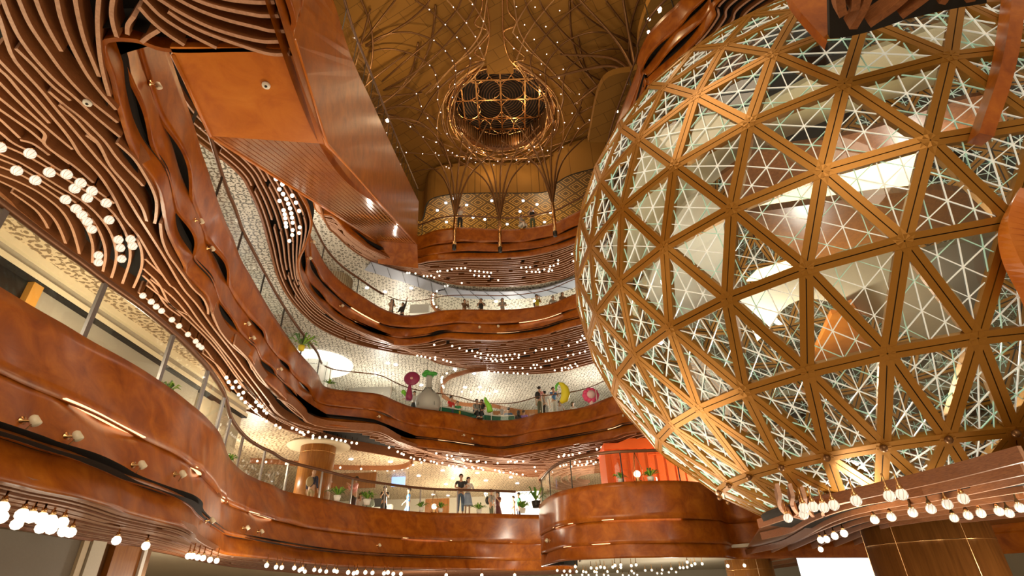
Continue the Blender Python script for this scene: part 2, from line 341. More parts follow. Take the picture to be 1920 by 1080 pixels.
G2 = [(268, 215, 1, 1.1, .38, 0), (335, 310, 0, 1.3, .34, 0), (352, 440, 1, .9, .5, 0), (408, 500, 0, 1.2, .36, 0), (430, 592, 1, 1.1, .4, 0), (478, 620, 0, 1.0, .3, 0), (502, 692, 1, .8, .45, 0), (530, 690, 0, .8, .4, 0), (541, 735, 1, .9, .35, 0), (568, 731, 0, .9, .3, 0), (587, 773, 1, .9, .16, 0), (640, 765, 0, 1.2, .14, 0), (725, 778, 0, 1.2, .25, 0), (763, 813, 1, 1.2, .15, 0), (930, 818, 0, 2.0, .26, 0), (857, 827, 1, 1.3, .22, 1), (1010, 838, 1, 2.2, .2, 0), (1060, 800, 0, 2.2, .2, 0), (1120, 785, 0, 1.2, .2, 0), (1170, 800, 1, 1.2, .2, 1), (1080, 815, 1, 1.8, .16, 0)]
G3 = [(582, 490, 1, 1.0, .3, 0), (606, 545, 1, 1.0, .26, 0), (622, 530, 0, 1.2, .3, 0), (590, 505, 0, .9, .3, 0), (650, 565, 0, 1.4, .25, 0), (680, 601, 0, 1.2, .2, 1), (690, 618, 1, 1.2, .28, 1), (630, 590, 1, 1, .22, 0), (750, 616, 0, 1.8, .26, 0), (800, 628, 1, 1.2, .18, 0), (840, 608, 0, 1.6, .2, 0), (840, 621, 1, 1.4, .14, 1), (905, 624, 1, 1.6, .2, 0), (970, 621, 1, 1.2, .16, 1), (960, 606, 0, 1.4, .2, 0), (1015, 596, 0, 1.4, .2, 1), (1055, 583, 0, 1.2, .26, 0), (1020, 618, 1, 1.3, .2, 0)]
G4 = [(868, 457, 0, 1.0, .22, 0), (938, 458, 0, 1.2, .28, 0), (1012, 450, 0, 1.1, .22, 0), (872, 473, 1, 2.2, .26, 0), (970, 472, 1, 2.0, .26, 0), (1054, 448, 1, 1.4, .28, 0), (1070, 425, 0, 1.2, .25, 0), (820, 472, 0, 1.4, .12, 0)]
GD = [(1053, 988, 0, .9, .2, 1), (1100, 975, 0, 1.2, .1, 0), (1205, 972, 0, 1.6, .2, 1), (1300, 975, 0, 1.2, .14, 0), (1095, 1024, 1, 1.2, .16, 1), (1290, 1022, 1, 1.8, .2, 0), (1020, 1034, 1, .4, .3, 0)]
F1 = Front('balcony_front', 'lowest long burl wood balcony front sweeping from the left foreground to behind the standing couple', 3.3, 1.1, L1T, L1B, G1, 420, (0, .5, .81, 1), seed=1)
F2 = Front('balcony_front', 'wavy burl wood balcony front of the second gallery, with leaf shaped gaps', 8.5, 6.4, L2T, L2B, G2, 460, amp=.014, seed=2, gscale=.62, rec=.012)
F3 = Front('balcony_front', 'wavy burl wood balcony front of the third gallery, with onlookers above it', 13.7, 11.7, L3T, L3B, G3, 340, seed=3)
F4 = Front('balcony_front', 'top dark burl wood balcony front where three lit tree struts stand', 18.9, 16.9, L4T, L4B, G4, 300, seed=4)
FD = Front('balcony_front', 'rounded drum-like burl wood balcony front below the orange pavilion', 3.3, DRZ, DRT, DRB, GD, 260, (0, .51, .82, 1), seed=5)
R4T = [(4.9, 22), (5.0, 18.5)]+upx([(1192, 135), (1193, 118), (1200, 95), (1215, 65), (1240, 35), (1262, 15), (1300, -15)], 18.9)+[(10, 9.5)]
R4B = [(5.1, 22), (5.2, 18)]+upx([(1206, 168), (1216, 158), (1250, 128), (1290, 92), (1320, 60), (1340, 30), (1355, -5)], 16.9)+[(9.5, 8.5)]
FR = Front('balcony_front', 'dark red wood balcony front curling over the top left of the glass sphere', 18.9, 16.9, R4T, R4B, [(1235, 110, 0, 1.2, .3, 0), (1270, 80, 1, 1.3, .3, 0), (1300, 20, 0, 1, .25, 0)], 160, seed=6)
# ------------------------------------------------------------------ floors, soffits, ceilings
XL, XR, YB = -18, 26, 41
def ring_out(curve, near_right=None):
    curve = curve-normals(curve)*.42; C = [tuple(p) for p in curve]
    tail = near_right or [(XR, C[-1][1]), (XR, YB), (XL, YB), (XL, C[0][1])]
    return C+tail
struct(poly('floor_1', ring_out(F1.T[::4], [(2.2, YB), (XL, YB), (XL, -4)]), 3.0, .25, CREAM2))
struct(poly('floor_2', ring_out(F2.T[8::4]), 8.2, .25, CREAM2))
struct(poly('floor_3', ring_out(F3.T[::4]), 13.4, .25, CREAM2))
struct(poly('floor_4', ring_out(F4.T[::4]), 18.6, .25, CREAM2))
struct(poly('floor_5', [tuple(p) for p in (FD.T-normals(FD.T)*.45)[::4]]+[(XR, 14), (XR, YB), (2.2, YB)], 3.0, .25, CREAM2))
S2 = upx([(0, 360), (30, 390), (100, 445), (170, 500), (283, 580), (357, 648), (400, 690), (428, 730), (440, 758), (485, 780), (555, 812), (640, 838), (705, 850), (770, 862), (855, 875), (902, 881), (980, 891), (1013, 893)], 6.4)
S2 = [(-8.6, 0), (-8.7, 4)]+S2+[(6, 33), (10, 30), (16, 24)]
S3 = [(-9.2, 8), (-9.3, 10)]+upx([(440, 317), (470, 360), (490, 407), (505, 460), (520, 515), (540, 555), (570, 590), (600, 615), (645, 637), (695, 652), (745, 662), (795, 669), (825, 682), (877, 691), (929, 698), (992, 701), (1054, 696), (1100, 684)], 11.7)+[(9, 26), (16, 20)]
S4 = [(-9.2, 10), (-9, 17)]+upx([(610, 415), (630, 440), (670, 475), (720, 500), (770, 510), (800, 519), (855, 533), (930, 537), (980, 535), (1030, 527), (1080, 511)], 16.9)+[(6.5, 22.5), (8.2, 20)]
S1 = [(-7.2, -4), (-7.2, 4)]+upx([(0, 985), (60, 995), (150, 1010), (230, 1022), (320, 1038), (380, 1052)], 1.1)+[(-9, 20), (-8, 27), (-3, 33), (3, 34)]
def soffit(front, outer, z, label, nslat, clear=None, w=.06, h=.22, seed=0, brk=9, wav=.25, name='slatted_soffit', slatpart=True, inset=.06, box_out=None, mat=LATF, lat=True, nn=300, i0=0, skiprange=None):
    inner = front.B[i0:]; O = spline(outer, nn); I = spline(inner, nn); zb = z+.03
    root = empty(name, (*((O[nn//2]+I[nn//2])/2), z)); tag(root, label, 'slatted ceiling')
    m = MB(); n = nn
    V = [(p[0], p[1], z+.42) for p in I]+[(p[0], p[1], z+.42) for p in O]
    V += [(p[0], p[1], z+.5) for p in I]+[(p[0], p[1], z+.5) for p in O]
    F = [(i, i+1, n+i+1, n+i) for i in range(n-1)]+[(2*n+i, 3*n+i, 3*n+i+1, 2*n+i+1) for i in range(n-1)]
    m.add(V, F); m.build('backing', BLACK, root)
    rnd = random.Random(seed)
    if nslat:
        m = MB(); L = np.linspace(0, 1, n)*np.linalg.norm(np.diff(I, axis=0), axis=1).sum()
        ph = [rnd.uniform(0, 6) for _ in range(3)]
        for k in range(nslat):
            u = (k+.6)/nslat
            uu = u+(wav/nslat)*(2.2*np.sin(L*.35+ph[0]+u*3)+1.2*np.sin(L*.8+ph[1]-u*2))*math.sin(PI*u)
            P = I*(1-uu)[:, None]+O*uu[:, None]
            cuts = sorted(rnd.randrange(n) for _ in range(brk)); cuts = [0]+cuts+[n]
            for a, b in zip(cuts[:-1], cuts[1:]):
                b2 = b-rnd.choice((0, 1, 1, 2))
                if b2-a < 4: continue
                if skiprange and k % 2 and a < skiprange:
                    if b2 > skiprange+6: a = skiprange
                    else: continue
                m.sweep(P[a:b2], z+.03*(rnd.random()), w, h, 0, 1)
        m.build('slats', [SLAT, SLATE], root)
    m = MB(); m.sweep(O, z-.02, .08, .5); m.build('edge_board', SLAT, root)
    return root, I, O
so2, I2, O2 = soffit(F2, S2, 6.4, 'slatted wood ceiling band under the second gallery, widest at the upper left', 0, i0=0)
so3, I3, O3 = soffit(F3, S3, 11.7, 'slatted wood ceiling band under the third gallery, with globes in its middle dip', 18, seed=3, w=.055, h=.17, skiprange=130)
so4, I4, O4 = soffit(F4, S4, 16.9, 'slatted wood ceiling band under the top gallery', 15, seed=4, w=.06, h=.17)
so1, I1, O1 = soffit(F1, S1, 1.1, 'slatted wood ceiling band under the lowest gallery at the bottom left', 17, seed=5, w=.07, h=.1, wav=.1, brk=3)
# patterned ceilings
struct(poly('ceiling_2', [tuple(p) for p in O2[::3]]+[(XR, 24), (XR, YB), (XL, YB), (XL, 0)], 6.44, .1, LATF2))
struct(poly('ceiling_3', [tuple(p) for p in O3[::3]]+[(XR, 20), (XR, YB), (XL, YB), (XL, 8)], 11.74, .1, LATF))
struct(poly('ceiling_4', [tuple(p) for p in O4[::3]]+[(XR, 20), (XR, YB), (XL, YB), (XL, 10)], 16.94, .1, LATF))
struct(poly('ceiling_1', [tuple(p) for p in O1[::3]]+[(3, YB), (XL, YB), (XL, -4)], 1.14, .1, CREAM))
# outer walls, warm cream
def wallbox(name, c, d, mat): m = MB(); m.box(c, d, 0); return struct(m.build(name, mat))
wallbox('wall_back', (4, YB+.1, 10), (50, .2, 28), CREAM2)
wallbox('wall_left', (XL-.1, 18, 10), (.2, 60, 28), CREAM2)
wallbox('wall_right', (XR+.1, 18, 10), (.2, 60, 28), CREAM)
# ------------------------------------------------------------------ the big individual slats under the second gallery (traced)
def z1(L): return [(x/4, y/4) for x, y in L]
def z3(L): return [(x/4, 270+y/4) for x, y in L]
def z5(L): return [(x/4, 540+y/4) for x, y in L]
def z6(L): return [(380+x/4, 640+y/4) for x, y in L]
def z8(L): return [(480+x/4, y/4) for x, y in L]
NEAR = [
 z1([(-30, -120), (20, 0), (70, 130), (150, 290), (270, 450), (420, 610), (570, 740), (720, 880), (900, 1030)]),
 z1([(80, -150), (135, 0), (220, 190), (340, 370), (480, 560), (640, 730), (880, 925)]),
 z1([(230, -120), (260, 0), (310, 130), (380, 270), (455, 395)]),
 z1([(400, -150), (425, 0), (460, 150), (530, 330), (640, 540), (750, 690), (870, 825)]),
 z1([(550, -150), (560, 0), (590, 160), (640, 340), (740, 580)]),
 z1([(750, -150), (735, 0), (725, 180), (740, 400), (770, 570), (815, 730)]),
 z1([(870, -120), (845, 0), (835, 100), (850, 200), (875, 280)]),
 z1([(1000, 130), (955, 195), (952, 265)]),
 z1([(1185, 240), (1110, 285), (1055, 328)]),
 z1([(-40, 60), (0, 150), (40, 280), (90, 420), (180, 540), (300, 670), (430, 830), (640, 1080)])+z3([(740, 120), (820, 210), (900, 320), (980, 450), (1060, 580), (1150, 720), (1250, 880), (1370, 1080)])+z5([(1480, 130), (1600, 300), (1740, 480), (1870, 660)])+z6([(480, 430), (570, 545), (700, 622), (900, 683)]),
 z1([(-60, 400), (0, 470), (120, 590), (250, 720), (370, 860), (480, 990), (545, 1080)])+z3([(600, 90), (700, 190), (780, 290), (860, 420), (930, 560), (1040, 700), (1160, 900), (1270, 1060)])+z5([(1300, 0), (1400, 120), (1500, 260), (1640, 430), (1760, 580), (1900, 760)])+z6([(540, 560), (700, 643), (850, 695)]),
 z1([(360, 695), (470, 790), (600, 890), (700, 985), (790, 1080)])+z3([(870, 110), (970, 220), (1020, 270), (1070, 325)]),
 z1([(445, 790), (560, 890), (660, 1000), (740, 1080)])+z3([(830, 170), (950, 310), (1030, 420), (1075, 500), (1100, 580)]),
 z1([(645, 1020), (720, 1075)])+z3([(735, 10), (790, 95)]),
 z3([(870, 0), (1000, 120), (1080, 240), (1140, 350), (1170, 450), (1165, 560), (1155, 605)]),
 z1([(-40, 480), (0, 525), (60, 580), (160, 700), (250, 800), (370, 925)]),
 z1([(115, 370), (250, 500), (380, 640), (525, 760)]),
 z1([(-60, 580), (0, 640), (130, 770), (270, 900), (400, 1015), (540, 1130)]),
 z1([(-60, 690), (0, 740), (150, 860), (330, 1000)])+z3([(340, 10), (560, 170), (700, 290)]),
 z1([(-60, 790), (0, 830), (200, 970), (320, 1070)])+z3([(420, 80), (520, 155)]),
 z1([(-60, 870), (0, 910), (145, 1045)]),
 z3([(150, -30), (250, 0), (370, 85)]),
 z1([(-60, 960), (0, 1000)])+z3([(100, 0), (260, 80), (430, 190), (600, 280), (730, 360), (855, 450)]),
 z3([(-100, -40), (0, 10), (180, 90), (340, 180), (520, 290), (700, 400), (830, 510), (910, 620), (960, 740), (970, 880), (915, 1055)]),
 z3([(-100, 30), (0, 75), (150, 140), (300, 230), (460, 330), (620, 430), (740, 540), (830, 670), (870, 800), (865, 900), (835, 1005)]),
 z3([(-100, 75), (0, 120), (120, 170), (260, 250), (400, 340), (560, 440), (680, 560), (760, 700), (790, 830), (770, 960)]),
 z3([(-100, 130), (0, 180), (130, 230), (260, 300), (400, 390), (540, 500), (640, 630), (690, 760), (690, 900)]),
 z3([(-100, 190), (0, 230), (150, 290), (300, 370), (450, 490), (530, 610), (575, 740), (595, 825)]),
 z3([(-60, 260), (0, 285), (130, 350), (270, 440), (390, 550), (450, 650), (490, 750)]),
 z3([(80, 370), (180, 440), (270, 510), (330, 590), (355, 640)]),
 z3([(1030, 715), (1060, 800), (1065, 900), (1040, 990), (1000, 1080)]),
 z3([(1200, 600), (1215, 720), (1260, 830), (1330, 930), (1440, 1080)])+z5([(1520, 80), (1555, 150), (1560, 200)]),
 z3([(1085, 870), (1150, 930), (1230, 1005)]),
 z3([(1075, 935), (1190, 1050)])+z5([(1280, 130), (1410, 205)]),
 z3([(1070, 990), (1150, 1070)])+z5([(1240, 130), (1350, 215)]),
 z5([(1035, 40), (1150, 130), (1300, 260), (1450, 390), (1540, 470), (1620, 580), (1700, 700), (1800, 815), (1900, 900)]),
 z5([(1100, -20), (1200, 60), (1380, 215), (1540, 370), (1660, 510), (1760, 650), (1860, 780)]),
 z5([(1130, -60), (1300, 80), (1450, 250), (1600, 405), (1700, 540), (1800, 680), (1900, 800)])+z6([(420, 465), (560, 590), (760, 680)]),
 z5([(1590, 200), (1650, 330), (1740, 440), (1850, 540), (1890, 620)]),
 z6([(0, 90), (130, 200), (230, 350), (330, 470), (450, 570), (600, 655), (760, 700)]),
 z6([(300, 305), (430, 460), (540, 560), (700, 640)]),
 z6([(375, 220), (430, 300), (540, 400), (640, 500), (740, 580), (850, 640)]),
 z6([(505, 480), (560, 545), (680, 610), (900, 665), (1200, 690), (1330, 705)]),
 z6([(560, 430), (660, 480), (740, 555), (800, 615), (950, 655), (1200, 672), (1340, 690), (1480, 765)]),
 z6([(230, 30), (330, 130), (420, 260), (520, 385), (620, 470), (700, 530)]),
 z6([(260, 300), (400, 440), (500, 540), (640, 620)]),
 z1([(1040, 60), (1130, 160), (1250, 260), (1380, 345)]),
 z1([(1000, -70), (1080, 10), (1200, 130), (1350, 230), (1500, 310), (1620, 370)]),
 z1([(1260, 90), (1400, 180), (1600, 270), (1920, 380)])+z8([(130, 410), (245, 408)]),
 z1([(1060, -80), (1190, 0), (1350, 100), (1600, 220), (1920, 310)])+z8([(180, 318)]),
 z1([(1180, -80), (1320, 0), (1500, 90), (1700, 160), (1920, 215)])+z8([(100, 240), (210, 245)]),
 z1([(1330, -70), (1470, 0), (1650, 60), (1920, 115)])+z8([(70, 122), (170, 122)]),
 z1([(1500, -60), (1700, 0), (1920, 24)])+z8([(135, 22)]),
]
for k, L in enumerate(NEAR):
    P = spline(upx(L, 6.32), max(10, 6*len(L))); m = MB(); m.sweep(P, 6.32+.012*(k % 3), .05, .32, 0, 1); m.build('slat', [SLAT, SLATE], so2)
# remaining finer slats of that soffit beyond the tight inner curve, procedural
n2 = len(I2)
Qx = proj(np.c_[I2, np.full(n2, 6.4)])[:, 0]; st = int(np.argmax((Qx > 640) & (I2[:, 1] > 15)))
Pi = I2[st:]; Po = spline([O2[int(len(O2)*st/n2)+k] for k in range(0, len(O2)-int(len(O2)*st/n2), 4)], len(Pi)); Pi = spline(Pi, len(Po)); rnd = random.Random(9); m = MB(); LL = np.linspace(0, 26, len(Pi))
for k in range(22):
    u = (k+.6)/22; uu = u+(.02*np.sin(LL*.6+u*4)+.012*np.sin(LL*1.3))*math.sin(PI*u); P = Pi*(1-uu)[:, None]+Po*uu[:, None]
    cuts = [0]+sorted(rnd.randrange(len(Pi)) for _ in range(7))+[len(Pi)]
    for a, b in zip(cuts[:-1], cuts[1:]):
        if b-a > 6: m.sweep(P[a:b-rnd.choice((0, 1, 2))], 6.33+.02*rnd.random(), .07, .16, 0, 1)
# spiral of open arcs by the drum
ctr = atz(1085, 893, 6.3)[:2]
for k in range(6):
    r = 1.0+.42*k; A = np.radians(np.linspace(95, 262, 30)); m.sweep(np.c_[ctr[0]+1.0+r*1.1*np.cos(A), ctr[1]+.6+r*1.5*np.sin(A)], 6.26, .07, .2, 1, 1)
m.build('slats', [SLAT, SLATE], so2)
# ------------------------------------------------------------------ balustrades: glass, handrail, posts
def balustrade(curve, z, i0, i1, label, h=1.0, posts=2.2, rail=RAILM, inset=.18, rr=.045, postw=.035, postm=None):
    C = curve[i0:i1]; C = C-normals(C)*inset; root = empty('glass_balustrade', (C[len(C)//2][0], C[len(C)//2][1], z)); tag(root, label, 'balustrade')
    m = MB(); m.tube([(p[0], p[1], z+h) for p in C[::2]], rr, 8); m.build('handrail', rail, root)
    m = MB(); m.sweep(C[::2], z, .015, h-.03); m.build('glass_pane', GLASSR, root)
    L = np.r_[0, np.cumsum(np.linalg.norm(np.diff(C, axis=0), axis=1))]; d = .3
    while d < L[-1]:
        i = int(np.searchsorted(L, d)); i = min(i, len(C)-1); m = MB(); m.box((C[i][0], C[i][1], z+h/2), (postw, postw*1.6, h)); m.build('post', postm or DARK, root); d += posts
    return root
def idx(front, px, py, z):
    Q = proj(np.c_[front.T, np.full(front.n, z)]); d = np.where(np.c_[front.T, np.full(front.n, z)]@_F > .5, np.hypot(Q[:, 0]-px, Q[:, 1]-py), 1e9); return int(d.argmin())
balustrade(F1.T, 3.3, 20, F1.n-26, 'long glass balustrade with a thick brown handrail on the lowest gallery', rr=.055, posts=1.75, postm=plain('post_steel', (.3, .27, .27), .3, .7), postw=.05)
k2 = idx(F2, 606, 722, 8.5)
balustrade(F2.T, 8.5, idx(F2, 361, 228, 8.5), k2, 'glass balustrade with a brown handrail climbing steeply past the left patterned ceiling', rr=.05, posts=2.4)
balustrade(F2.T, 8.5, k2+2, F2.n-2, 'frameless glass balustrade with a thin wavy rail in front of the vegetable sculptures', rr=.028, rail=RAILM, postm=WHITEP, posts=3.2, postw=.03)
k3 = idx(F3, 722, 581, 13.7)
balustrade(F3.T, 13.7, 60, k3, 'glass balustrade with a heavy handrail beside the fluted column on the third gallery', rr=.055, posts=3.2)
balustrade(F3.T, 13.7, k3+2, F3.n-2, 'glass balustrade with a thin dark rail in front of the third gallery onlookers', rr=.025, posts=30)
balustrade(F4.T, 18.9, 90, F4.n-2, 'top gallery glass balustrade behind the three tree struts', rr=.05, posts=4)
balustrade(FD.T, 3.3, 34, FD.n-30, 'curved glass balustrade with a bronze rail on the rounded drum balcony', h=1.05, rr=.055, posts=2.0)
balustrade(FR.T, 18.9, 20, FR.n-20, 'glass balustrade over the dark red front at the upper right', rr=.04, posts=4)
# ------------------------------------------------------------------ escalator enclosure
A_, B_, C_, D_ = [np.array([*atz(x, y, 6.4)[:2], 6.4]) for x, y in ((325, 103), (560, 105), (612, 270), (395, 255))]
Re = aty(782, 458, 24.6); Le = aty(706, 452, 24.6)
def onplane(x, y, P, Q):
    n = np.cross(Q-P, [0, 0, 1.]); d = ray(x, y); return d*(P@n)/(d@n)
Bn = B_+(B_-C_)*1.2
esc = empty('escalator_enclosure', (-4, 14, 10)); tag(esc, 'huge wood clad escalator box climbing diagonally from the upper left to the top gallery', 'escalator')
def slabpoly(pts, th, name, mat, nrm):
    pts = [Vector(p) for p in pts]; nrm = Vector(nrm).normalized(); n = len(pts); m = MB()
    m.add(pts+[p+nrm*th for p in pts], [tuple(range(n)), tuple(range(2*n-1, n-1, -1))]+[(i, (i+1) % n, (i+1) % n+n, i+n) for i in range(n)]); return m.build(name, mat, esc)
An, Bn2 = A_.copy(), B_.copy()
slabpoly([A_+np.array([.02, -.12, 0]), B_+np.array([.02, -.12, 0]), C_, D_], .1, 'landing_underside', VEN2, (0, 0, 1))
# underside of the incline: overlapping lengthwise pleats
K = 15
nrmI = np.cross(Re-C_, D_-C_); nrmI /= np.linalg.norm(nrmI); nrmI *= np.sign(nrmI[2])
m = MB()
for k in range(K):
    u0, u1 = k/K, (k+1)/K; rows = []
    for t in np.linspace(0, 1, 60):
        a = (C_+(Re-C_)*t)*(1-u0)+(D_+(Le-D_)*t)*u0; b = (C_+(Re-C_)*t)*(1-u1)+(D_+(Le-D_)*t)*u1
        g = .045*(math.exp(-((t-.42-.008*k)/.09)**2)+math.exp(-((t-.84-.004*k)/.05)**2))*1.0  # swells shaped to catch light as two bright patches
        rows.append((a-nrmI*g, b+nrmI*.006))
    V = []; [V.extend((r[0], r[1])) for r in rows]
    m.add(V, [(2*i, 2*i+1, 2*i+3, 2*i+2) for i in range(59)], 0, True)
m.build('pleated_underside', wood('glossy_veneer', (.22, .06, .01), (.33, .1, .015), (.42, .15, .025), rough=.14, coat=.4, nscale=2.0), esc)
# right side wall
topx = [(600, -60), (625, 0), (660, 110), (700, 197), (740, 285), (785, 378)]
tops = [onplane(x, y, C_, Re) for x, y in topx]
side_b = [Bn*1, B_, C_, Re]
for q in (tops,): pass
m = MB(); tn = 40
bot = np.array([C_+(B_-C_)*3.2, C_, C_+(Re-C_)*.33, C_+(Re-C_)*.66, Re]); bb = spline(bot, 60); tt = spline(tops, 60)
V = []; [V.extend((bb[i], tt[i])) for i in range(60)]; V2 = [np.array(v)+np.array([-.12, 0, 0]) for v in V]
m.add(V, [(2*i, 2*i+1, 2*i+3, 2*i+2) for i in range(59)]); m.add(V2, [(2*i, 2*i+2, 2*i+3, 2*i+1) for i in range(59)])
m.build('side_wall', VEN, esc)
m = MB(); m.tube([C_+(B_-C_)*1.15, C_, Re], .035, 6); m.tube([D_, Le], .03, 6); m.tube([A_, D_], .03, 6); m.build('edge_bead', VEN2, esc)
# left side wall, end wall
mm = MB(); lt = [D_+np.array([0, 0, 1.5]), Le+np.array([0, 0, 2])]; mm.add([D_, Le, lt[1], lt[0]], [(0, 1, 2, 3)]); mm.add([Re, Le, Le+np.array([0, .8, -1.0]), Re+np.array([0, .8, -1.1])], [(0, 1, 2, 3)]); mm.build('end_wall', VEN, esc)
m = MB(); P = [t+np.array([-.1, 0, 0]) for t in tt]; V = []; [V.extend((P[i], P[i]+np.array([0, 0, .95]))) for i in range(60)]; m.add(V, [(2*i, 2*i+1, 2*i+3, 2*i+2) for i in range(59)]); m.build('glass_balustrade_pane', GLASS, esc)
m = MB(); m.tube([p+np.array([0, 0, .97]) for p in P], .03, 6); m.build('handrail', DBRN, esc)
m = MB(); [m.bar(P[i], P[i]+np.array([0, 0, .95]), .012, .012) for i in range(2, 60, 3)]; m.build('glass_joints', DARK, esc)
# ------------------------------------------------------------------ glass sphere
SR = 5.8; SC = np.array([1.2609, 1.8091, 1.1158])*SR; STEP = 360/28; A0 = -101.894
RZ = [-.895, -.8137, -.6469, -.446, -.2487, -.0388, .1702, .3515, .5164, .665, .79, .885]
HALF = [1 if k % 2 == 0 else 0 for k in range(len(RZ))]
def sp(k, j, r=1.0):
    a = math.radians(A0+(j+(.5 if HALF[k] else 0))*STEP); q = math.sqrt(1-RZ[k]**2)
    return SC+SR*r*np.array([q*math.cos(a), q*math.sin(a), RZ[k]])
sph = empty('glass_sphere', SC-np.array([0, 0, SR*.9])); tag(sph, 'giant geodesic glass sphere with gold triangular framing hanging at the right', 'sphere')
edges = []; tris = []
for k in range(len(RZ)):
    for j in range(28):
        edges.append(((k, j), (k, (j+1) % 28)))
        if k+1 < len(RZ):
            if HALF[k]: edges += [((k, j), (k+1, j)), ((k, j), (k+1, (j+1) % 28))]; tris += [((k, j), (k+1, (j+1) % 28), (k+1, j)), ((k, j), (k, (j+1) % 28), (k+1, (j+1) % 28))]
            else: edges += [((k, j), (k+1, j)), ((k, j), (k+1, (j-1) % 28))]; tris += [((k, j), (k+1, j), (k+1, (j-1) % 28)), ((k, j), (k, (j+1) % 28), (k+1, j))]
edges = [e for e in edges]
mf, ms = MB(), MB()
for a, b in edges:
    P, Q = sp(*a), sp(*b); mid = (P+Q)/2-SC; mid /= np.linalg.norm(mid); d = (Q-P)/np.linalg.norm(Q-P); r = np.cross(d, mid); r /= np.linalg.norm(r)
    for s_ in (-1, 1): mf.bar(P+r*.048*s_, Q+r*.048*s_, .082, .1, mid)
    ms.bar(P-mid*.02, Q-mid*.02, .025, .09, mid)
mf.build('strut_frame', GOLD, sph); ms.build('strut_grooves', BLACK, sph)
mh = MB()
for j in range(28):
    for k in (1,):
        p = sp(k, j, 1.012); mh = MB(); mh.ball(p, .055, 8); mh.build('hub_cap', DBRN, sph)
vis = []
for t in tris:
    P = [sp(*v) for v in t]; c = sum(P)/3; nrm = c-SC; facing = -(c@nrm)/np.linalg.norm(c)/np.linalg.norm(nrm); q = proj(c[None])[0]
    infr = -80 < q[0] < 2000 and -80 < q[1] < 1160; vis.append((facing if infr else -2, t, P))
vis.sort(key=lambda v: -v[0])
def panel(P, mg, mw, mc, sc_in=.86):
    P = [np.array(p) for p in P]; G = sum(P)/3; n_ = G-SC; n_ /= np.linalg.norm(n_); Pi = [G+(p-G)*.9 for p in P]
    mg.add([p-n_*.0 for p in Pi], [(0, 1, 2)])
    Pi = [G+(p-G)*sc_in for p in P]
    def b(a, b_, c_): return Pi[0]*a+Pi[1]*b_+Pi[2]*c_
    lines = []
    for i in range(3):
        e = [0, 0, 0]; e[i] = 1; f = [.5, .5, .5]; f[i] = 0; lines.append((b(*e), b(*f), 1))
    for i, j in ((0, 1), (1, 0), (1, 2), (2, 1), (0, 2), (2, 0)):
        k_ = 3-i-j; a = [0, 0, 0]; a[i] = .75; a[j] = .25; c_ = [0, 0, 0]; c_[i] = .5; c_[k_] = .5; lines.append((b(*a), b(*c_), 0))
    for q, r, w in lines:
        (mw if (w or (abs(hash((round(q[0], 2), round(q[2], 2)))) % 5 < 2)) else mc).bar(q+n_*.02, r+n_*.02, .013 if w else .01, .02, n_)
for (fc, t, P) in vis[:100]:
    mg, mw, mc = MB(), MB(), MB(); panel(P, mg, mw, mc)
    g = mg.build('glass_panel', GLASSB, sph); g.location = -Vector(sph.location)
    base = len(mw.v); mw.v += mc.v; mw.f += [tuple(i+base for i in f) for f in mc.f]; mw.mi += [1]*len(mc.f); mw.sm += mc.sm
    me = mw.build('glass_line', [FRIT, FRITC], None); me.parent = g
mg, mw, mc = MB(), MB(), MB()
for (fc, t, P) in vis[100:]: panel(P, mg, mw, mc)
tag(mg.build('glass_panels', GLASSB, sph), kind='stuff'); tag(mw.build('glass_lines_white', FRIT, sph), kind='stuff'); tag(mc.build('glass_lines_green', FRITC, sph), kind='stuff')
# base disc of the sphere
m = MB(); zb = SC[2]-.895*SR; rb = SR*math.sqrt(1-.895**2)
m.lathe((SC[0], SC[1], zb-.12), [(.01, 0), (rb+.1, 0), (rb+.12, .1), (rb-.1, .14), (.01, .14)], 56); m.build('base_plate', BLACK, sph)
# things inside the sphere: cream curved ceilings, decks, lit room
def inside(name, L, z, th, mat, label, cat):
    P = spline(upx(L, z), 80) if len(L) > 6 else np.array(upx(L, z)); o = poly(name, P, z, th, mat); return tag(o, label, cat)
CRMB = plain('cream_satin', (.86, .78, .6), .5)
inside('curved_ceiling', [(1185, 310), (1240, 252), (1330, 222), (1410, 205), (1500, 160), (1560, 125), (1650, 90), (1780, 45), (1880, 30), (1890, 70), (1740, 165), (1650, 190), (1560, 222), (1450, 268), (1390, 300), (1340, 340), (1290, 390), (1250, 450), (1225, 520), (1205, 600), (1165, 560), (1150, 470), (1155, 390)], 8.9, .12, CRMB, 'broad cream curved ceiling panel seen through the top of the sphere', 'ceiling panel')
inside('curved_ceiling', [(1262, 612), (1218, 560), (1228, 490), (1262, 420), (1300, 372), (1345, 372), (1362, 470), (1372, 570)], 7.9, .12, WHITEP, 'pale arch shaped ceiling panel in the left middle of the sphere', 'ceiling panel')
inside('deck', [(1350, 330), (1420, 285), (1530, 265), (1640, 240), (1760, 200), (1860, 180), (1880, 240), (1740, 262), (1640, 300), (1540, 325), (1440, 362), (1370, 392)], 8.2, .1, SLAT, 'dark slatted deck underside crossing the upper half of the sphere', 'deck')
inside('lit_room_ceiling', [(1372, 398), (1440, 368), (1540, 332), (1650, 305), (1735, 282), (1725, 350), (1640, 360), (1560, 372), (1460, 385)], 7.0, .08, SHOPG, 'glowing yellow shop ceiling strip across the middle of the sphere', 'light panel')
inside('deck', [(1370, 405), (1460, 392), (1560, 378), (1680, 362), (1800, 360), (1885, 410), (1800, 440), (1694, 452), (1600, 480), (1512, 500), (1440, 455)], 6.6, .15, COLW2, 'dark brown wooden deck under the glowing shop strip in the sphere', 'deck')
inside('light_panel', [(1420, 508), (1488, 488), (1506, 512), (1440, 524), (1400, 528)], 6.2, .04, SHOPG, 'small bright triangular light panel at the middle of the sphere', 'light panel')
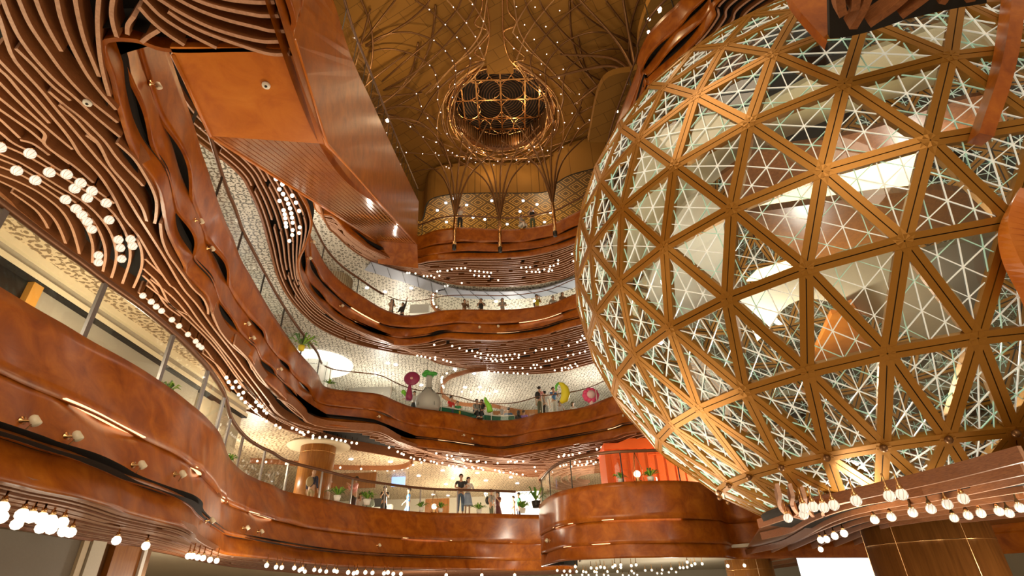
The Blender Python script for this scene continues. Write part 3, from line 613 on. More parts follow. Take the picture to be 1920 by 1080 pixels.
inside('deck', [(1385, 560), (1500, 515), (1690, 470), (1820, 600), (1740, 640), (1520, 560), (1420, 640)], 4.4, .12, CREAM, 'angular beige stair landing in the lower right of the sphere', 'deck')
inside('deck', [(1525, 665), (1560, 590), (1600, 570), (1655, 650), (1530, 688)], 4.2, .1, VEN2, 'orange wooden landing below the beige one in the sphere', 'deck')
inside('deck', [(1250, 330), (1280, 620), (1420, 640), (1400, 560), (1360, 400)], 9.6, .1, GREY, 'grey ceiling strip behind the pale arch in the sphere', 'deck')  # even grey slab behind the arch
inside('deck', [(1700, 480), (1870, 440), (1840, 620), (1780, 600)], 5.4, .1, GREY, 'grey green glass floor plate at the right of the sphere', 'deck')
# ------------------------------------------------------------------ right-hand timber hoop and panel in front of the sphere
def onsph(x, y, r=1.0):
    d = ray(x, y); d = d/np.linalg.norm(d); b = d@SC; disc = b*b-(SC@SC-(SR*r)**2); return d*(b-math.sqrt(max(disc, 0)))
def ribbonbar(m, P, w, h, ups):
    k = len(P); T = np.gradient(P, axis=0); V = []
    for i in range(k):
        t = T[i]/np.linalg.norm(T[i]); x = np.cross(t, ups[i]); x /= np.linalg.norm(x); u = np.cross(x, t)
        V += [P[i]+x*w/2*a+u*h/2*b for a, b in ((-1, -1), (1, -1), (1, 1), (-1, 1))]
    m.add(V, [(4*i+j, 4*i+(j+1) % 4, 4*i+4+(j+1) % 4, 4*i+4+j) for i in range(k-1) for j in range(4)]+[(0, 3, 2, 1), (4*k-4, 4*k-3, 4*k-2, 4*k-1)])
root = empty('timber_hoop', onsph(1890, 80, 1.03)); tag(root, 'curved dark timber hoop crossing the right edge of the sphere', 'timber hoop')
m = MB(); L = [onsph(x, y, 1.03) for x, y in ((1903, -40), (1897, 20), (1888, 90), (1872, 160), (1850, 225), (1838, 262))]
L = spline(L, 30)
ribbonbar(m, L, .16, .26, L-SC)
m.build('hoop', VEN, root)
m = MB(); L2_ = [onsph(x, y, 1.06) for x, y in ((1925, 365), (1902, 410), (1893, 450), (1900, 500), (1925, 560))]; L2_ = spline(L2_, 24)
ribbonbar(m, L2_+np.array([.25, .05, 0]), .5, .2, np.tile([0, -1, .4], (24, 1)))
tag(m.build('timber_screen', VEN2), 'red brown curved timber panel cut by the right edge of the photo', 'timber screen')
# ------------------------------------------------------------------ atrium ceiling
OC = np.array([-.3, 22.85]); RR = 3.25; CZ = 26.0
def hz(x, y):
    r = math.hypot(x-OC[0], y-OC[1]); return CZ-.9*(1-math.exp(-max(r-RR, 0)/4))
m = MB(); nr, na = 22, 96; V = []
for i in range(nr):
    r = RR+(19-RR)*(i/(nr-1))**1.4
    for j in range(na):
        a = 2*PI*j/na; x = OC[0]+r*math.cos(a); y = OC[1]+r*math.sin(a); V.append((x, y, hz(x, y)))
m.add(V, [(i*na+j, i*na+(j+1) % na, (i+1)*na+(j+1) % na, (i+1)*na+j) for i in range(nr-1) for j in range(na)], 0, True)
struct(m.build('ceiling_5', BCEIL))
# oculus: slatted drum, rim, tracery disc
oc = empty('oculus', (OC[0], OC[1], CZ)); tag(oc, 'round recessed oculus with brass circle tracery in the brown atrium ceiling', 'oculus')
m = MB(); RD = 3.0
for j in range(110):
    a = 2*PI*j/110; p = (OC[0]+RD*math.cos(a), OC[1]+RD*math.sin(a)); m.box((p[0], p[1], CZ+.7), (.05, .12, 1.4), 0, a+PI/2)
m.build('drum_slats', DBRN, oc)
m = MB(); m.lathe((OC[0], OC[1], CZ-.1), [(RD+.35, 0), (RD+.4, .12), (RD+.3, 1.5), (RD+.12, 1.5), (RD+.1, .1), (RD+.35, 0)], 64, cap=False); m.build('drum_shell', COLW2, oc)
m = MB(); m.lathe((OC[0], OC[1], CZ+1.4), [(.01, 0), (RD+.3, 0), (RD+.3, .1), (.01, .1)], 64); m.build('disc', BLACK, oc)
m = MB()
for r in np.linspace(.4, RD, 16): m.tube([(OC[0]+.0+r*math.cos(a), OC[1]+1.2*0+r*math.sin(a), CZ+1.36) for a in np.linspace(0, 2*PI, 49)], .022, 4, cap=False)
m.build('concentric_rings', DBRN, oc)
m = MB()
for cx, cy in ((-.75, .75), (.75, .75), (-.75, -.75), (.75, -.75), (-2.1, -.75), (2.1, -.75), (-2.1, .75), (2.1, .75), (0, 2.1), (0, -2.1), (-1.4, -2.0), (1.4, -2.0), (-.75, 2.25), (.75, 2.25), (-1.5, 2.25), (1.5, 2.25)):
    q = [(OC[0]+cx+.75*math.cos(a), OC[1]+cy+.75*math.sin(a), CZ+1.1) for a in np.linspace(0, 2*PI, 33)]
    q = [p for p in q if math.hypot(p[0]-OC[0], p[1]-OC[1]) < RD]
    if len(q) > 3: m.tube(q, .035, 5)
for d in (-1.5, 0, 1.5, 2.4, -2.4):
    w = math.sqrt(RD**2-d*d); m.bar((OC[0]+d, OC[1]-w, CZ+1.06), (OC[0]+d, OC[1]+w, CZ+1.06), .09, .06); m.bar((OC[0]-w, OC[1]+d, CZ+1.06), (OC[0]+w, OC[1]+d, CZ+1.06), .09, .06)
m.build('tracery', BRASS, oc)
m = MB(); m.tube([(OC[0]+(RR+.02)*math.cos(a), OC[1]+(RR+.02)*math.sin(a), CZ-.12) for a in np.linspace(0, 2*PI, 65)], .05, 6, cap=False); m.build('rim', BRASS, oc)
# shallow raised channel running from the oculus toward the front
ch = empty('ceiling_channel', (OC[0], 16, CZ)); tag(ch, 'plain brown ceiling channel between two rows of brass ribs leading to the oculus', 'ceiling channel')
m = MB(); P = [(-1.25, 9), (-1.2, 15.8), (-1.0, 18), (-1.0, 19.9), (.5, 19.9), (.45, 18), (.5, 15.8), (.6, 9)]
m.add([(x, y, 25.55 if y < 19 else 25.7) for x, y in P], [tuple(range(len(P)))]); m.build('panel', BCEIL, ch)
# brass ribs
tr = empty('rib_lattice', (OC[0], OC[1], 25)); tag(tr, 'web of thin crossing metal ribs with tiny lights spiralling around the oculus', 'rib lattice')
def pxrib(L, z=25.3): return [tuple(p)+(z,) for p in spline(upx(L, z), 60)]
main = [[(914, -30), (912, 0), (917, 40), (917, 70), (905, 113), (885, 131), (881, 150), (863, 160), (853, 185), (850, 215), (855, 240), (872, 262), (900, 281), (935, 290), (975, 283), (1005, 265), (1022, 240), (1026, 210), (1018, 180), (990, 155), (975, 131), (958, 115), (948, 90), (943, 55), (942, 0), (941, -30)],
 [(905, -20), (903, 20), (890, 45), (917, 60), (900, 85), (890, 100), (908, 112), (884, 118), (862, 140), (845, 155), (840, 175), (835, 195)],
 [(950, -20), (953, 20), (970, 45), (943, 60), (960, 85), (985, 110), (962, 118), (1005, 140), (1020, 155), (1030, 175), (1045, 205)],
 [(838, 200), (845, 235), (860, 262), (880, 280), (910, 292), (940, 300), (975, 292), (1010, 275), (1033, 250), (1042, 225)]]
m = MB()
for L in main: m.tube(pxrib(L), .045, 6)
m.build('bright_rib', BRASS, tr)
m = MB(); mi_ = MB(); rnd = random.Random(4)
TRC = [
 ([(335, 0), (400, 45), (472, 112), (525, 170), (560, 218), (585, 265), (583, 310), (560, 365), (535, 410), (515, 470)], 0),
 ([(480, 0), (520, 45), (567, 104), (607, 165), (630, 220), (650, 270)], 1), ([(580, 0), (598, 18), (645, 95), (668, 150)], 1),
 ([(110, 205), (180, 165), (250, 148), (330, 150), (420, 185), (472, 232), (505, 275), (520, 320), (516, 382), (515, 440), (512, 500), (500, 560)], 0),
 ([(125, 235), (200, 222), (270, 230), (340, 255), (405, 298), (430, 340), (440, 395), (437, 453), (452, 510), (480, 608)], 0),
 ([(190, 410), (240, 395), (290, 395), (342, 425), (362, 483), (393, 537), (425, 580), (455, 610)], 0),
 ([(215, 520), (260, 530), (313, 577), (372, 622), (430, 645), (510, 670)], 0), ([(228, 690), (350, 697), (447, 704), (520, 705), (600, 690)], 0),
 ([(300, 790), (380, 770), (490, 765), (560, 745), (640, 720), (740, 690), (830, 640), (900, 570)], 0),
 ([(90, 200), (160, 110), (245, 0)], 0), ([(185, 370), (300, 270), (420, 165), (520, 50), (545, 0)], 0), ([(110, 212), (200, 160), (300, 100), (380, 30), (400, 0)], 0),
 ([(200, 405), (330, 330), (430, 250), (540, 130), (590, 60), (612, 0)], 0), ([(380, 430), (480, 330), (590, 215), (640, 130), (662, 0)], 1),
 ([(340, 560), (420, 430), (530, 330), (645, 280)], 0), ([(460, 560), (470, 440), (560, 345), (648, 282)], 1),
 ([(668, 145), (600, 225), (545, 270), (480, 330), (400, 420)], 1), ([(645, 287), (560, 350), (500, 410), (455, 480), (435, 560), (440, 640)], 1), ([(650, 284), (600, 352), (530, 420), (500, 480), (490, 540)], 1),
 ([(480, 608), (560, 650), (640, 690), (720, 740), (820, 775), (900, 800)], 0), ([(430, 645), (500, 700), (587, 790), (602, 830)], 0), ([(513, 540), (530, 625), (600, 700), (680, 760), (760, 830)], 1),
 ([(440, 640), (470, 705), (520, 780), (535, 830)], 0), ([(540, 600), (580, 655), (565, 720), (590, 790)], 1), ([(540, 600), (620, 680), (720, 722), (830, 720), (960, 705)], 1), ([(500, 560), (560, 640), (650, 700), (740, 730)], 1), ([(452, 510), (470, 600), (540, 680), (640, 745), (700, 830)], 0), ([(500, 480), (480, 560), (520, 660), (600, 745), (650, 830)], 0)]
for L, brt in TRC:
    for mir in (0, 1):
        q = [(640+((1446-x) if mir else x)/2.4233, y/2.4233) for x, y in L]; (mi_ if brt else m).tube(pxrib(q, 25.0+.03*mir), .045 if not brt else .04, 6)
m.build('crossing_ribs', DBRN, tr); mi_.build('inner_ribs', plain('brass_dim', (.55, .33, .15), .32, .9), tr)
# arches swinging out from the tree heads
heads = [(-8.6, 20.5, 22.6), (8.1, 21.4, 22.6)]
def arch(p, q, lift, side, n=24):
    p = np.array(p); q = np.array(q); d = q-p; nn = np.array([-d[1], d[0], 0])/np.linalg.norm(d[:2]); return [tuple(p+d*t+nn*side*math.sin(PI*t)+np.array([0, 0, lift*math.sin(PI*t)])) for t in np.linspace(0, 1, n)]
m = MB()
for sx, hd in zip((1, -1), heads):
    for tgt, lf, sd in (((0-sx*3.3, 15.5, 25.3), 1.2, sx*1.6), ((-sx*4.2+OC[0], 17.5, 25.3), 1.0, sx*1.2), ((-sx*4.2, 20, 25.2), .9, sx*.9), ((-sx*4.3, 22.6, 25.2), .6, -sx*.7), ((-sx*4.0, 25, 25), .6, -sx*1.2), ((-sx*7, 14, 25.0), 1.0, sx*1.0)):
        m = MB(); m.tube(arch(hd, tgt, lf, sd), .055, 6); m.build('long_arch', DBRN, tr)
# stud lights at rib crossings (measured on the photograph's ceiling)
ST = [(1480, 53), (1578, 172), (1645, 275), (1680, 362), (1608, 437), (1300, 72), (1420, 185), (1507, 280), (1567, 362), (1605, 437), (1335, 303), (1420, 383), (1473, 456), (1497, 530), (1490, 632), (1473, 730), (1303, 490), (1347, 562), (1365, 650), (1362, 747), (1385, 843), (1203, 703), (1240, 797), (1287, 885), (1355, 960), (1433, 1003), (1158, 952), (1253, 1027), (1348, 1067), (1623, 33), (1705, 160)]
ST = [(480+x/4, y/4) for x, y in ST]
ST2 = [(985, 37), (1090, 40), (1228, 60), (1030, 140), (1150, 150), (990, 210), (1085, 222), (1215, 238), (970, 273), (1045, 285), (1155, 305), (1248, 390), (1125, 360), (1338, 530), (1225, 440), (1325, 580), (1120, 420), (1298, 637), (1395, 675), (1235, 530), (1220, 623), (1255, 690), (1332, 722), (1200, 730), (1265, 765), (1085, 825), (1245, 828), (1342, 820), (1055, 843), (1130, 843), (1055, 910), (1120, 910), (1160, 847), (930, 885), (880, 907), (858, 928), (985, 900), (605, 945), (590, 938), (535, 800), (600, 845), (625, 860), (650, 875), (460, 770), (485, 665), (388, 713), (450, 598), (548, 873), (530, 860), (365, 858), (457, 865), (720, 830), (760, 855), (800, 858), (730, 890), (755, 915), (725, 968), (830, 990), (900, 965), (940, 967), (1080, 972), (690, 893), (255, 747), (283, 850)]
ST += [(640+x/3, y/3) for x, y in ST2]
for (x, y) in ST[:98]:
    p = atz(x, y, 24.85); m = MB(); m.ball(p, .026, 6); m.build('stud_light', STUD, tr)
# tree struts
def treestrut(base, top, heads_, label, r=.1, glow=True):
    b = np.array(base); t = np.array(top); o = empty('tree_strut', b); tag(o, label, 'tree strut')
    m = MB(); m.tube([b, b+(t-b)*.5, t], [r*.95, r*1.0, r*.8], 10); m.build('trunk', BRASS if glow else DBRN, o)
    m = MB(); m.lathe(b-np.array([0, 0, .3]), [(r*.9, 0), (r*1.1, .1), (r*1.1, .3)], 10); m.build('foot', DARK, o)
    for hx in heads_:
        h_ = np.array(hx); mid = (t+h_)/2+np.array([-(h_-t)[0]*.22, -(h_-t)[1]*.22, .35]); L = spline([t-(t-b)*.1, t, mid, h_], 16); m = MB(); m.tube(L, [r*.62*(1-.5*i/15) for i in range(16)], 7); m.build('branch', DBRN, o)
for (bx, by), nm in zip(((853, 466), (938, 470), (1040, 441)), ('left', 'middle', 'right')):
    b = atz(bx, by, 17.2)+np.array([0, -.32, 0])*1.0; t = b+np.array([0, 0, 2.0])
    hs = [(b[0]-2.6, b[1]-2.0, 24.9), (b[0]-1.0, b[1]-.6, 25.0), (b[0]+.4, b[1]-.8, 25.0), (b[0]+2.0, b[1]-1.8, 24.9), (b[0]+2.9, b[1]-.2, 24.7), (b[0]-2.8, b[1]+.4, 24.6)]
    treestrut(b, t, hs, 'brass lit tree strut on the top balcony front, the %s of the three' % nm, .11)
b = onto = np.array([*atz(1207, 185, 20.5)[:2], 20.5]); treestrut(b, b+np.array([-.05, .1, 1.6]), [(b[0]-3.2, b[1]-2.5, 25.2), (b[0]-3.6, b[1]+.8, 25.1), (b[0]-4.2, b[1]+2.2, 25), (b[0]-1.4, b[1]-4.2, 25.2), (b[0]-2.6, b[1]+4, 24.9)], 'dark tree strut beside the red balcony front at the upper right', .17, False)
b = np.array([-8.7, 19.2, 19.2]); treestrut(b, b+np.array([.1, .2, 2.2]), [(-6.5, 15.5, 25.2), (-5.2, 18, 25.2), (-4.8, 20.6, 25.2), (-5.0, 23, 25), (-8.2, 15, 25)], 'tree strut partly hidden by the escalator box glass', .13)
# patterned ceiling above the top gallery
G4c = upx([(755, 395), (790, 410), (803, 375), (835, 362), (900, 358), (980, 358), (1025, 355), (1045, 338), (1070, 324), (1110, 313), (1150, 305)], 22.8)
struct(poly('ceiling_6', [tuple(p) for p in spline(G4c, 60)]+[(XR, 24), (XR, YB), (XL, YB), (XL, G4c[0][1])], 22.8, .25, GTILE))
m = MB(); m.sweep(spline(G4c, 80), 22.62, .1, 2.6, 0, 1); tag(m.build('bulkhead', [BCEIL, BLACK]), 'dark curved bulkhead edge above the top gallery', 'bulkhead')
struct(wallbox('wall_top', (2, 34, 20.9), (40, .2, 4.2), GTILE))
for i, (x, y) in enumerate([(820, 395), (836, 381), (851, 373), (922, 377), (932, 388), (1000, 398), (981, 377), (1007, 384), (887, 408), (909, 412), (951, 421), (837, 417), (1032, 399), (1021, 417), (875, 385), (975, 397)]):
    p = atz(x, y, 22.76); m = MB(); m.lathe(p, [(.01, 0), (.09, 0), (.1, .04)], 10)
    tag(m.build('recessed_downlight', WGLOW), 'white recessed downlight in the gold tiled top gallery ceiling, %s from left' % ordw(sorted([820, 836, 851, 922, 932, 1000, 981, 1007, 887, 909, 951, 837, 1032, 1021, 875, 975]).index(x)), 'downlight', 'downlights in the gold ceiling')
# upper right: bulkhead, lamp pendants, slats over the sphere
G5 = [(4.6, 22), (4.9, 18)]+upx([(1195, 130), (1196, 95), (1199, 60), (1210, 25), (1225, -10)], 22.3)+[(8, 9)]
struct(poly('ceiling_7', [tuple(p) for p in spline(G5, 50)]+[(XR, 8), (XR, 24)], 22.3, .4, BCEIL))
so5, I5, O5 = soffit(FR, [(8.2, 24), (8.3, 18), (8.4, 14.5), (9.5, 11.5), (12.5, 9.5)], 16.9, 'dark slatted ceiling band under the red balcony front at the upper right', 9, seed=8, w=.07, h=.2)
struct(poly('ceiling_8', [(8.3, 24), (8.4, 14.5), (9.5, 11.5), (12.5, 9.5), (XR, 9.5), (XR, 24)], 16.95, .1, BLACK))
for (x, y, z) in ((1217, 36, 21.2), (1216, 60, 21.2), (1283, 3, 21.0)):
    p = atz(x, y, z); o = empty('spot_lamp', p); tag(o, {1217: 'upper of the two bright starry spots above the red balcony front', 1216: 'lower of the two bright starry spots above the red balcony front', 1283: 'bright spot at the top edge above the red balcony front'}[x], 'spotlight')
    m = MB(); m.ball(p, .07, 8); m.build('lens', plain('spot_star', (1, 1, 1), .3, emit=(1, .9, .8), es=14), o); m = MB(); m.bar(p+np.array([0, 0, .05]), (p[0], p[1], 22.3), .03, .03); m.build('stem', DARK, o)
FP = [aty(x, y, 4.75) for x, y in ((1472, -30), (1484, 0), (1502, 24), (1530, 55), (1551, 77), (1554, 40), (1553, 0), (1553, -30))]
m = MB(); n_ = len(FP); m.add(FP+[p+np.array([.03, .14, 0]) for p in FP], [tuple(range(n_)), tuple(range(2*n_-1, n_-1, -1))]+[(i, (i+1) % n_, (i+1) % n_+n_, i+n_) for i in range(n_)]); tag(m.build('timber_fin', VEN), 'pointed red brown timber fin touching the top of the sphere', 'timber fin')
for k, (L, lab) in enumerate([([(1568, -60), (1578, 15), (1582, 30)], 'short slat end left of centre above the sphere'), ([(1606, -60), (1606, 0), (1603, 20)], 'second short slat end above the sphere'), ([(1650, -60), (1622, 15), (1600, 55)], 'long vertical-looking slat pointing at the sphere top'), ([(1740, -50), (1690, 5), (1630, 48)], 'longest wooden slat slanting down to the sphere top'), ([(1790, -50), (1740, -5), (1690, 32)], 'slanting wooden slat right of the longest one above the sphere'), ([(1790, -40), (1772, 0), (1766, 8)], 'stub of a slat near the dark hub above the sphere'), ([(1832, -40), (1822, 0), (1820, 4)], 'rightmost stub of a slat above the sphere')]):
    m = MB(); m.sweep(spline(upx(L, 6.32), 12), 6.32, .1, .24, 0); tag(m.build('ceiling_slat', SLAT), lab, 'ceiling slat', 'slat ends above the sphere')
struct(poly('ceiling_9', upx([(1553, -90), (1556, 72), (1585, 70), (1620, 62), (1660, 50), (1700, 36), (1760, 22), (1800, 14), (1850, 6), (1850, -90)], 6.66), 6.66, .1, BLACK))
# ------------------------------------------------------------------ right soffit beneath the sphere, columns
def arcs(L, z, mats=(SLAT, SLATE), w=.07, h=.16): m = MB(); [m.sweep(spline(upx(l, z), 30), z, w, h, 0, 1) for l in L]; return m
sr = empty('slatted_soffit', (9, 12, 1.1)); tag(sr, 'slatted wood ceiling under the sphere at the bottom right, with sweeping pale edges', 'slatted ceiling')
RS = [[(1425, 990), (1470, 975), (1530, 955), (1620, 935), (1760, 905), (1925, 865)], [(1430, 1012), (1480, 1000), (1530, 975), (1610, 950), (1740, 928), (1925, 890)],
 [(1440, 1040), (1500, 1012), (1560, 980), (1640, 957), (1780, 935), (1925, 905)], [(1400, 1040), (1470, 1025), (1540, 995), (1620, 968), (1760, 947), (1925, 922)], [(1390, 1050), (1460, 1040), (1540, 1008), (1630, 977), (1760, 957), (1925, 935)],
 [(1400, 1058), (1480, 1046), (1560, 1014), (1640, 985), (1780, 964), (1925, 947)], [(1420, 1064), (1500, 1052), (1580, 1020), (1660, 990), (1800, 971), (1925, 957)], [(1440, 1068), (1520, 1056), (1600, 1024), (1700, 990), (1830, 978), (1925, 968)],
 [(1463, 930), (1462, 950), (1475, 965), (1507, 975)], [(1487, 930), (1486, 950), (1500, 970)], [(1510, 935), (1512, 955), (1525, 970)], [(1545, 970), (1543, 962), (1555, 952), (1600, 940)]]
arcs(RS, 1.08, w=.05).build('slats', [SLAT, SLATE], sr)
poly('backing', [tuple(p) for p in spline(upx([(1385, 1052), (1400, 1030), (1420, 1000), (1432, 985), (1450, 966), (1475, 950), (1515, 937), (1577, 927), (1654, 919), (1741, 907), (1837, 895), (1925, 862)], 1.26), 40)]+[(16, 6), (20, 14), (12, 20), (9, 24)], 1.26, .04, COLW2, sr)
struct(poly('ceiling_10', [(2.6, 24.6), (12, 17), (XR, 14), (XR, YB), (2.6, YB)], 1.3, .1, CREAM2))
def column(c, r, z0, z1, mat, label, cap=None, seam=True, name='round_column'):
    o = empty(name, (c[0], c[1], z0)); tag(o, label, 'column'); m = MB(); m.lathe((c[0], c[1], z0), [(r, 0), (r, z1-z0)], 40); m.build('shaft', mat, o)
    m = MB(); m.lathe((c[0], c[1], z1-.42), [(r+.006, 0), (r+.006, .015)], 40)
    for k in range(6):
        a = k*PI/3+.5; m.box((c[0]+(r+.001)*math.cos(a), c[1]+(r+.001)*math.sin(a), (z0+z1)/2), (.012, .012, z1-z0), 0, a)
    m.build('seam_line', BRASS if seam else DARK, o)
    if cap: m = MB(); m.lathe((c[0], c[1], z1-.1), [(r, 0), (r+cap, .0), (r+cap+.04, .05), (r+cap, .1), (r, .1)], 48); m.build('capital_disc', [CREAM], o)
    return o
pL, pR = atz(1640, 990, 1.1), atz(1890, 976, 1.1); cc = (pL+pR)/2; column((cc[0]+.15, cc[1]+.8), 1.22, -4, 1.2, COLW2, 'thick dark wood clad column at the bottom right corner')
cL = atz(562, 832, 5.9); cR_ = atz(622, 832, 5.9); s_ = 19.9/((cL[1]+cR_[1])/2)
column((-9.25, 25.0), .78, 3.3, 6.42, COLW, 'wood clad round column with a wide pale disc behind the man with a backpack', .6)
o = column((-11.2, 27.8), 1.0, 8.5, 11.74, WHITEP, 'white round column with grey scroll pattern under a glowing ceiling disc', None, False, 'patterned_column')
column((-10.6, 27.3), .95, 13.7, 16.94, CREAM, 'tall fluted beige column on the third gallery by the blue windows', None, False, 'fluted_column')
m = MB(); [m.box((-10.6+.96*math.cos(a), 27.3+.96*math.sin(a), 15.3), (.05, .05, 3.2), 0, a) for a in np.linspace(0, 2*PI, 44, endpoint=False)]; m.build('flute', plain('flute_brown', (.25, .17, .09), .5), bpy.data.objects['fluted_column'])
m = MB(); m.lathe((-11.2, 27.8, 11.6), [(1.0, 0), (2.0, .0), (2.05, .1), (1.0, .12)], 40); tag(m.build('ceiling_disc', plain('disc_glow', (1, .97, .9), .4, emit=(1, .93, .8), es=1.2)), 'glowing round ceiling disc around the white patterned column', 'light disc')
struct(wallbox('floor_6', (4, 18, -4.1), (50, 60, .2), CREAM2))
for k, (c, r, lab) in enumerate([((-4.4, 33), .8, 'wood column in the far ground floor left of centre'), ((10.2, 27), 1.0, 'wood column behind the sphere base at the bottom')]): column(c, r, -4, 1.2, COLW, lab)
# ring coffers with lamps in patterned ceilings
def ringcoffer(L, z, label):
    m = MB(); P = spline(upx(L, z), 60); m.sweep(P, z-.22, .12, .24, 0); return tag(m.build('curved_ceiling_rim', SLAT), label, 'ceiling rim')
ringcoffer([(912, 690), (885, 692), (862, 698), (842, 705), (830, 718), (828, 732), (834, 742), (850, 750), (872, 756), (920, 758), (960, 766), (1000, 772), (1060, 778), (1110, 790)], 11.72, 'wavy wooden ceiling rim with lamps over the sculptures')
ringcoffer([(835, 537), (822, 540), (811, 552), (810, 565), (815, 575), (825, 582)], 16.92, 'small curved ceiling rim with a string of lamps over the third gallery')
ringcoffer([(470, 860), (540, 864), (620, 872), (700, 874), (745, 873), (765, 868), (772, 862)], 6.42, 'pale curved ceiling rim with lamps behind the round column')
